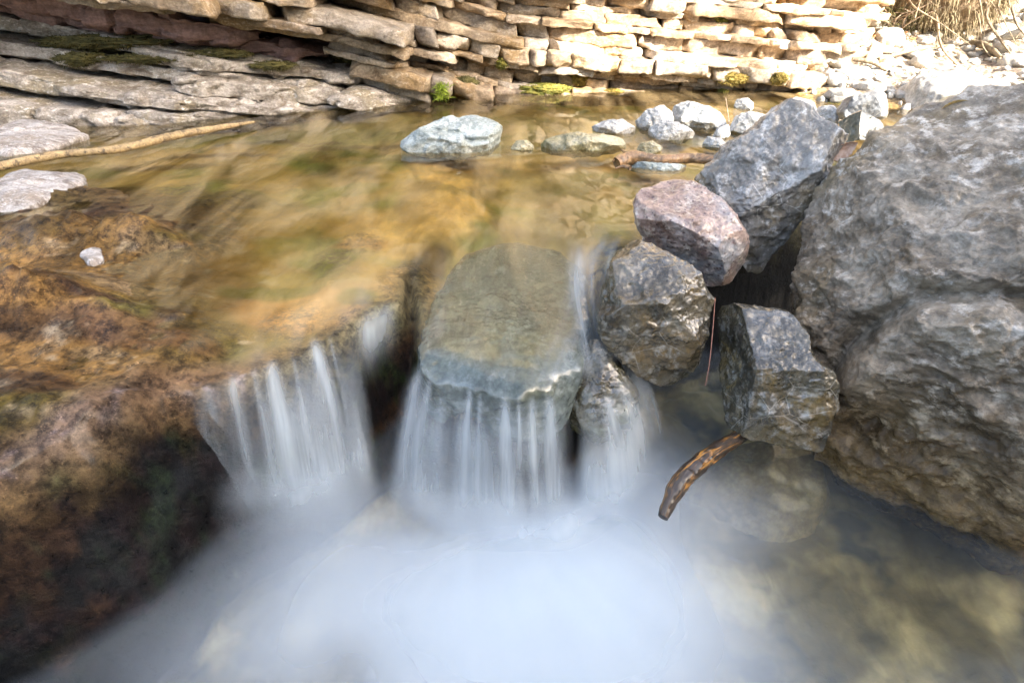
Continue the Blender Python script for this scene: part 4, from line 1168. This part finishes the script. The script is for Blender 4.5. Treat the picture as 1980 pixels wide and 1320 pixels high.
lc = D(1632, 290, 1.78)
U, V, W = view_frame(lc)
leaf('dry_leaf', 'curled dry pinkish leaf caught between the leaning slab and the huge boulder', lc + W * .02, (U * .75 + V * .6) / np.linalg.norm(U * .75 + V * .6), (V * .7 - U * .5 + W * .5) / np.linalg.norm(V * .7 - U * .5 + W * .5), .075, .05, M['dleaf'], .5)
lc = D(1845, 205, 1.60)
U, V, W = view_frame(lc)
leaf('dry_leaf', 'small yellowish dry leaf lying in a slot on the crest of the huge boulder', lc + W * .03, (U * .9 + V * .5) / np.linalg.norm(U * .9 + V * .5), (V * .8 - U * .4 + W * .3) / np.linalg.norm(V * .8 - U * .4 + W * .3), .06, .03, leaf_mat('yellow_leaf', (.40, .28, .10), (.55, .42, .2)), .4)

# ================================================================== MOSS, GRASS, BRUSH
def green_mat(name, a, b):
    N = NT(name); vec = N.coord('Object')
    n = N.noise(vec, 25, 4, .6)
    bs = N.principled(N.mix(N.ramp(n, .35, .65), a + (1,), b + (1,)), .7, None, .25)
    return N.m
M['moss'] = green_mat('moss_green', (.09, .10, .018), (.20, .17, .035))
M['mossy_gold'] = green_mat('moss_gold', (.15, .115, .025), (.27, .20, .05))
M['mossdark'] = green_mat('moss_dark', (.055, .052, .018), (.12, .105, .035))
M['grass'] = green_mat('fresh_grass', (.22, .30, .03), (.34, .42, .06))
M['drygrass'] = green_mat('dry_grass', (.17, .135, .075), (.34, .28, .17))
def blades(origins, dirs, length, width, droop, rng):
    """many thin bent blades as one mesh"""
    n = len(origins); vs = np.zeros((n, 7, 3)); 
    side = np.cross(dirs, rng.normal(size=(n, 3))); side /= np.linalg.norm(side, axis=1)[:, None]
    L = length * rng.uniform(.5, 1.2, (n, 1)); w = width * rng.uniform(.7, 1.3, (n, 1))
    for k in range(3):
        t_ = k / 3.0
        c = origins + dirs * L * t_ + np.array([0, 0, -1.0]) * droop * L * t_ * t_
        vs[:, 2 * k] = c - side * w * (1 - .25 * k) * .5; vs[:, 2 * k + 1] = c + side * w * (1 - .25 * k) * .5
    vs[:, 6] = origins + dirs * L + np.array([0, 0, -1.0]) * droop * L
    base = (np.arange(n) * 7)[:, None]
    q = np.concatenate([base + np.array([[0, 1, 3, 2]]), base + np.array([[2, 3, 5, 4]])]); t3 = base + np.array([[4, 5, 6]])
    return vs.reshape(-1, 3), [list(map(int, x)) for x in q] + [list(map(int, x)) for x in t3]
def moss(ctr, rad, label, mat='moss', n=2200, blade=.012, seed=0, name='moss_clump', sub=5):
    rng = np.random.RandomState(seed)
    v, f = ico(sub)
    p = v * np.array(rad)
    p = p * (1 + .8 * fbm(v * 1.9 + seed, 3, seed) + .5 * fbm(v * 6 + seed, 3, seed + 1))[:, None]
    ctr = np.asarray(ctr) + np.array([0, rad[1] * .45, -rad[2] * .3])
    e = empty(name, ctr); tag(e, label, 'moss', 'moss cushions on the rock wall')
    link('cushion', p + np.asarray(ctr), f, M[mat], parent=e, loc=ctr)
    k = rng.randint(0, len(p), n)
    d = v[k] + rng.normal(size=(n, 3)) * .5; d /= np.linalg.norm(d, axis=1)[:, None]
    bv_, bf = blades(p[k] + np.asarray(ctr), d, blade, blade * .3, .3, rng)
    tag(link('shoots', bv_, bf, M[mat], parent=e, loc=ctr), kind='stuff')
    return e
bpy.context.view_layer.update()
DG = bpy.context.evaluated_depsgraph_get()
def wallp(px, py, off=0.0):
    """the spot on the rock that stands at this pixel"""
    d = Vector(ray(px, py)).normalized()
    ok, loc, nor, _, ob, _ = SC.ray_cast(DG, Vector(CAM), d)
    return np.array(loc) + np.array([0, -.005, 0]) if ok else CAM + np.array(d) * 4
MOSS = [((1050, 172), (.16, .07, .035), 'olive green moss cushion hanging over the water at the foot of the wall', 'moss', 3200),
        ((1120, 150), (.06, .06, .04), 'golden moss tuft above the right end of the large olive cushion', 'mossy_gold', 1400),
        ((1185, 178), (.06, .05, .02), 'small yellow green moss patch at the waterline right of the large cushion', 'mossy_gold', 1200),
        ((1420, 150), (.08, .035, .03), 'bright golden moss clump on the right part of the wall', 'mossy_gold', 1500),
        ((1508, 148), (.05, .03, .035), 'golden brown moss clump nearest the gravel bank', 'mossy_gold', 1200),
        ((1400, 178), (.03, .04, .02), 'tiny green moss spot at the waterline under the golden clump', 'moss', 600),
        ((900, 158), (.07, .06, .03), 'dark brown moss on the overhang right of the grass tuft', 'mossdark', 1200),
        ((650, 118), (.11, .08, .06), 'dark moss cushion where the ledges meet the blocky wall', 'mossdark', 2400),
        ((970, 120), (.035, .04, .03), 'small green moss dab in a joint of the sunlit blocks', 'moss', 500),
        ((1395, 35), (.04, .05, .025), 'green moss tuft high on the right of the wall', 'moss', 500)]
for (a, b), rad, lab, mt, n in MOSS:
    moss(wallp(a, b, -.03), rad, lab, mt, n, seed=a)
LEDGEMOSS = [((190, 78), (.34, .07, .030), 'wide dark moss mat on the upper left ledges', 2600), ((285, 112), (.22, .06, .02), 'thin dark moss strip on the ledge under the wide mat', 1500), ((420, 102), (.16, .05, .02), 'short dark moss strip right of the wide mat', 1300),
             ((150, 112), (.12, .06, .035), 'dark moss patch on the ledge face below the wide mat', 1500), ((520, 125), (.12, .05, .02), 'faint moss strip at the right end of the upper ledge', 900)]
for (a, b), rad, lab, n in LEDGEMOSS:
    moss(wallp(a, b, .03), rad, lab, 'mossdark', n, .014, seed=a)
gr = wallp(855, 182, -.22)
rng = np.random.RandomState(4)
n = 260
org = gr + np.stack([rng.normal(0, .018, n), rng.normal(0, .012, n), rng.uniform(-.03, .05, n)], 1)
dr = np.stack([rng.normal(0, .45, n), -np.abs(rng.normal(.3, .3, n)), rng.uniform(.2, 1.1, n)], 1); dr /= np.linalg.norm(dr, axis=1)[:, None]
v, f = blades(org, dr, .07, .005, .6, rng)
tag(link('grass_tuft', v, f, M['grass'], loc=gr), 'bright green grass tuft at the waterline under the wall', 'grass')

# ================================================================== SUNLIT BANK: scree, roots, brush
rng = np.random.RandomState(12)
protos = []
for k in range(7):
    v, f = rock_verts(np.zeros(3), np.array([1., 0, 0]), np.array([0, 1., 0]), np.array([0, 0, 1.]), [(math.cos(a) * rng.uniform(.7, 1.2), .75 * math.sin(a) * rng.uniform(.7, 1.2)) for a in np.linspace(0, 6.28, 9)[:-1]],
                      .45, .45, sub=4, power=3.2, ncut=12, cutd=(.7, .98), seed=300 + k, low=.06, mid=.04, fine=.01, soft=.01)
    me = bpy.data.meshes.new('scree_stone'); me.from_pydata([tuple(x) for x in v], [], [list(map(int, x)) for x in f]); me.materials.append(M['stone'])
    me.polygons.foreach_set('use_smooth', np.ones(len(me.polygons), bool))
    protos.append(me)
cnt = 0; tries = 0
while cnt < 230 and tries < 9000:
    tries += 1
    px = rng.uniform(1490, 2010); py = rng.uniform(20, 200)
    if px < 1600 and py > 170: continue
    # walk along the sight line to the bank
    d = ray(px, py); s = 2.6; hit = None
    while s < 11:
        q = CAM + d * s
        if q[2] < bedz(q[0], q[1]): hit = q; break
        s += .02
    if hit is None or hit[2] < .0 or hit[1] < 3.3: continue
    sz = rng.choice([.03, .045, .06, .085, .12], p=[.3, .3, .22, .12, .06]) * rng.uniform(.8, 1.25)
    o = bpy.data.objects.new('scree_stone', protos[rng.randint(7)]); COL.objects.link(o)
    o.location = (hit[0], hit[1], bedz(hit[0], hit[1]) + sz * .15)
    o.scale = (sz, sz, sz * rng.uniform(.55, .9)); o.rotation_euler = (rng.normal(0, .3), rng.normal(0, .3), rng.uniform(0, 6.28))
    tag(o, 'pale angular stone strewn on the sunlit scree bank', 'stone', 'pale stones scattered over the sunlit scree bank')
    cnt += 1
# gravel too fine to count
v4, f4 = ico(2); vs, fs, m = [], [], 0
for k in range(2600):
    x_ = rng.uniform(1.2, 5.5); y_ = rng.uniform(3.4, 9.0); z_ = bedz(x_, y_)
    if z_ < -.01: continue
    s = rng.uniform(.008, .028)
    vv = v4 * s * rng.uniform(.6, 1.2, 3) * (1 + .25 * rng.normal(size=(len(v4), 1)).clip(-1, 1)) + np.array([x_, y_, z_ + s * .3])
    vs.append(vv); fs.append(f4 + m); m += len(v4)
tag(link('gravel', np.concatenate(vs), np.concatenate(fs), M['stone'], smooth=False), 'fine pale gravel between the larger scree stones', 'gravel', kind='stuff')

def bankhit(px, py, smin=2.6):
    d = ray(px, py); s = smin
    while s < 14:
        q = CAM + d * s
        if q[2] < bedz(q[0], q[1]): return q
        s += .02
    return CAM + d * 7
rm = bankhit(1815, 75)
rt = empty('root_mass', rm)
tag(rt, 'overhanging clod of earth with dangling roots and dry grass above the scree', 'root mass')
v, f = ico(6)
pv = v * np.array([.44, .30, .36]); pv = pv * (1 + .30 * fbm(v * 2.1, 4, 5) + .14 * fbm(v * 7, 4, 6))[:, None]
pv[:, 1] += np.where(pv[:, 2] < 0, -pv[:, 2] * .55, 0)
EARTH = rock_mat('root_earth', (.16, .11, .065), (.30, .22, .14), (.22, .17, .09), (.36, .30, .2), 9, .3, .5, (.8, .95), 0, 1.0, .04)
ec = rm + np.array([.02, .05, .32])
link('earth', pv + ec, f, EARTH, parent=rt, loc=rt.location)
k = rng.randint(0, len(pv), 4500); sel = k[(v[k][:, 1] < .35)]
d = v[sel] * .5 + rng.normal(size=(len(sel), 3)) * .35 + np.array([0, -.35, -.35]); d /= np.linalg.norm(d, axis=1)[:, None]
bv_, bf = blades(pv[sel] + ec, d, .09, .004, .8, rng)
tag(link('hanging_grass', bv_, bf, M['drygrass'], parent=rt, loc=rt.location), kind='stuff')
for k in range(16):
    a = rng.uniform(-.4, .45); p0 = ec + np.array([a, -.28 + .1 * abs(a), rng.uniform(-.2, .15)])
    p1 = p0 + np.array([rng.uniform(-.08, .2), -rng.uniform(.06, .16), -rng.uniform(.08, .2)])
    p2 = p1 + np.array([rng.uniform(-.1, .35), -rng.uniform(.0, .10), -rng.uniform(.08, .3)])
    p = catmull([p0 + np.array([0, .15, .1]), p0, p1, p2], 24)
    r0 = rng.uniform(.004, .016)
    vv, ff = tube(p, np.linspace(r0, r0 * .35, 24), 8, k, .2, .3)
    link('root', vv, ff, M['root'], parent=rt, loc=rt.location)
def brush(px, py, label, n, hh, seed):
    rg = np.random.RandomState(seed); b0 = bankhit(px, py)
    e = empty('bare_brush', b0); tag(e, label, 'brush', 'leafless brush on the bank')
    for k in range(n):
        p0 = b0 + np.array([rg.normal(0, .07), rg.normal(0, .05), -.02])
        p1 = p0 + np.array([rg.normal(0, .10), rg.normal(-.05, .06), hh * rg.uniform(.3, .6)])
        p2 = p1 + np.array([rg.normal(0, .16), rg.normal(-.08, .1), hh * rg.uniform(.0, .5)])
        vv, ff = tube(catmull([p0, p1, p2], 10), np.linspace(.006, .0018, 10), 5, k, .1, .1)
        link('twig', vv, ff, M['twig'], parent=e, loc=e.location)
    m_ = 500
    og = b0 + np.stack([rg.normal(0, .13, m_), rg.normal(-.03, .06, m_), rg.uniform(0, hh * .7, m_)], 1)
    dd = rg.normal(size=(m_, 3)) + np.array([0, -.3, -.4]); dd /= np.linalg.norm(dd, axis=1)[:, None]
    vv, ff = blades(og, dd, .07, .006, .5, rg)
    tag(link('dead_grass', vv, ff, M['mossdark'], parent=e, loc=e.location), kind='stuff')
brush(1570, 32, 'tangle of bare brush at the top edge above the right end of the wall', 40, .30, 5)
brush(1715, 55, 'sparse bare brush left of the overhanging root mass', 22, .2, 6)
for k, (a, b, l_, lab) in enumerate((((1640, 128), (1705, 150), .014, 'grey dead stick lying on the scree near the waterline'), ((1690, 128), (1830, 100), .012, 'longer pale dead stick lying slantwise across the scree'), ((1680, 95), (1660, 140), .010, 'short thin dead stick standing at a slant in the scree'), ((1870, 95), (1925, 125), .022, 'thick pale root lying below the root mass'))):
    q0 = bankhit(*a); q1 = bankhit(*b); up_ = np.array([0, -.03, .045])
    stick('dead_stick', lab, 'stick', [q0 + up_, (q0 + q1) / 2 + up_ * 1.4, q1 + up_], [l_, l_, l_ * .5], M['root'], 30, 8, k)
# fallen leaves on the slope
LM = leaf_mat('russet_leaf', (.34, .15, .06), (.48, .24, .10))
lv, lf, m = [], [], 0
for k in range(420):
    px = rng.uniform(1470, 1790); py = rng.uniform(0, 95)
    q = bankhit(px, py)
    if q[1] < 3.6: continue
    a = rng.uniform(0, 6.28); L_ = rng.uniform(.012, .03); n_ = rng.normal(size=3) * .3 + np.array([0, -.3, 1]); n_ /= np.linalg.norm(n_)
    u = np.cross(n_, [math.cos(a), math.sin(a), .1]); u /= np.linalg.norm(u); w_ = np.cross(n_, u)
    c_ = q + np.array([0, -.01, .02])
    lv += [c_ - u * L_, c_ + w_ * L_ * .5 - n_ * L_ * .2, c_ + u * L_, c_ - w_ * L_ * .5 - n_ * L_ * .2]; lf.append([m, m + 1, m + 2, m + 3]); m += 4
tag(link('leaf_litter', np.array(lv), lf, LM, smooth=False), 'russet leaf litter on the sunlit slope', 'leaf litter', kind='stuff')

# ================================================================== UNSEEN SHADE CASTERS (behind the camera): cliff and trees added to shade the stream
us = np.linspace(-14, 9, 140); hs_ = np.linspace(0, 1, 40)
ridge = np.interp(us, [-14, -2.4, -1.3, -.7, 0, 1.6, 2.1, 2.35, 2.62, 2.9, 3.4, 4.5, 9], [8.0, 8.6, 8.8, 9.0, 9.2, 9.1, 8.4, 6.9, 5.6, 4.5, 3.6, 2.6, 2.0])  # rim profile shaped to set the shadow edge on stream and wall
tdir = np.array([.7071, .7071, 0]); hdir = np.array([.7071, -.7071, 0])
gv = []
for i, u in enumerate(us):
    for h in hs_:
        z = -1.2 + (ridge[i] + 1.2) * h
        gv.append(tdir * u + hdir * (8.0 - 1.1 * (1 - h) ** 1.5) + np.array([0, 0, z]))
gv = np.array(gv)
gv += hdir * (.35 * fbm(gv * .9, 4, 601) + .12 * fbm(gv * 3.5, 3, 602))[:, None]
back = gv.reshape(140, 40, 3)[:, -1] + hdir * 4.0
gall = np.concatenate([gv.reshape(140, 40, 3), back[:, None, :], (back + np.array([0, 0, -8.0]))[:, None, :]], 1)
tag(link('shade_cliff', gall.reshape(-1, 3), grid_faces(140, 42), M['gorge']), 'unseen rock cliff added behind the camera to shade the stream', 'cliff')

def dapple_tree(u, h, zc, rad, n, label, seed):  # unseen tree, added to break the sunlight into dapples on the far wall
    rg = np.random.RandomState(seed)
    b = tdir * u + hdir * 9.0
    zb = float(np.interp(u, us, ridge)) - .2
    e = empty('tree', (b[0], b[1], zb)); tag(e, label, 'tree')
    p = catmull([np.array([b[0], b[1], zb]), np.array([b[0] + .1, b[1], zb + .5 * (h - zb)]), np.array([b[0], b[1] + .1, h])], 30)
    v, f = tube(p, np.linspace(.16, .04, 30), 12, seed, .1, .1)
    link('trunk', v, f, M['root'], parent=e, loc=e.location)
    cl = rg.normal(size=(26, 3)) * np.array(rad) * .55 + np.array([b[0], b[1], zc])
    vs, fs, m = [], [], 0
    cen = cl[rg.randint(0, 26, n)] + rg.normal(size=(n, 3)) * .16
    nn = rg.normal(size=(n, 3)); nn /= np.linalg.norm(nn, axis=1)[:, None]
    uu = np.cross(nn, rg.normal(size=(n, 3))); uu /= np.linalg.norm(uu, axis=1)[:, None]; ww = np.cross(nn, uu)
    L = rg.uniform(.05, .10, (n, 1))
    vs = np.stack([cen - uu * L, cen + ww * L * .5, cen + uu * L, cen - ww * L * .5], 1).reshape(-1, 3)
    link('crown', vs, np.arange(4 * n).reshape(n, 4).astype(np.int32), M['moss'], parent=e, loc=e.location, smooth=False)
dapple_tree(2.55, 8.4, 7.0, (.55, .55, .8), 750, 'unseen leafy tree added to dapple the sun on the wall', 1)
dapple_tree(3.8, 7.6, 6.5, (.7, .7, .7), 260, 'unseen thin leafy tree added for sparser dapples on the wall', 2)
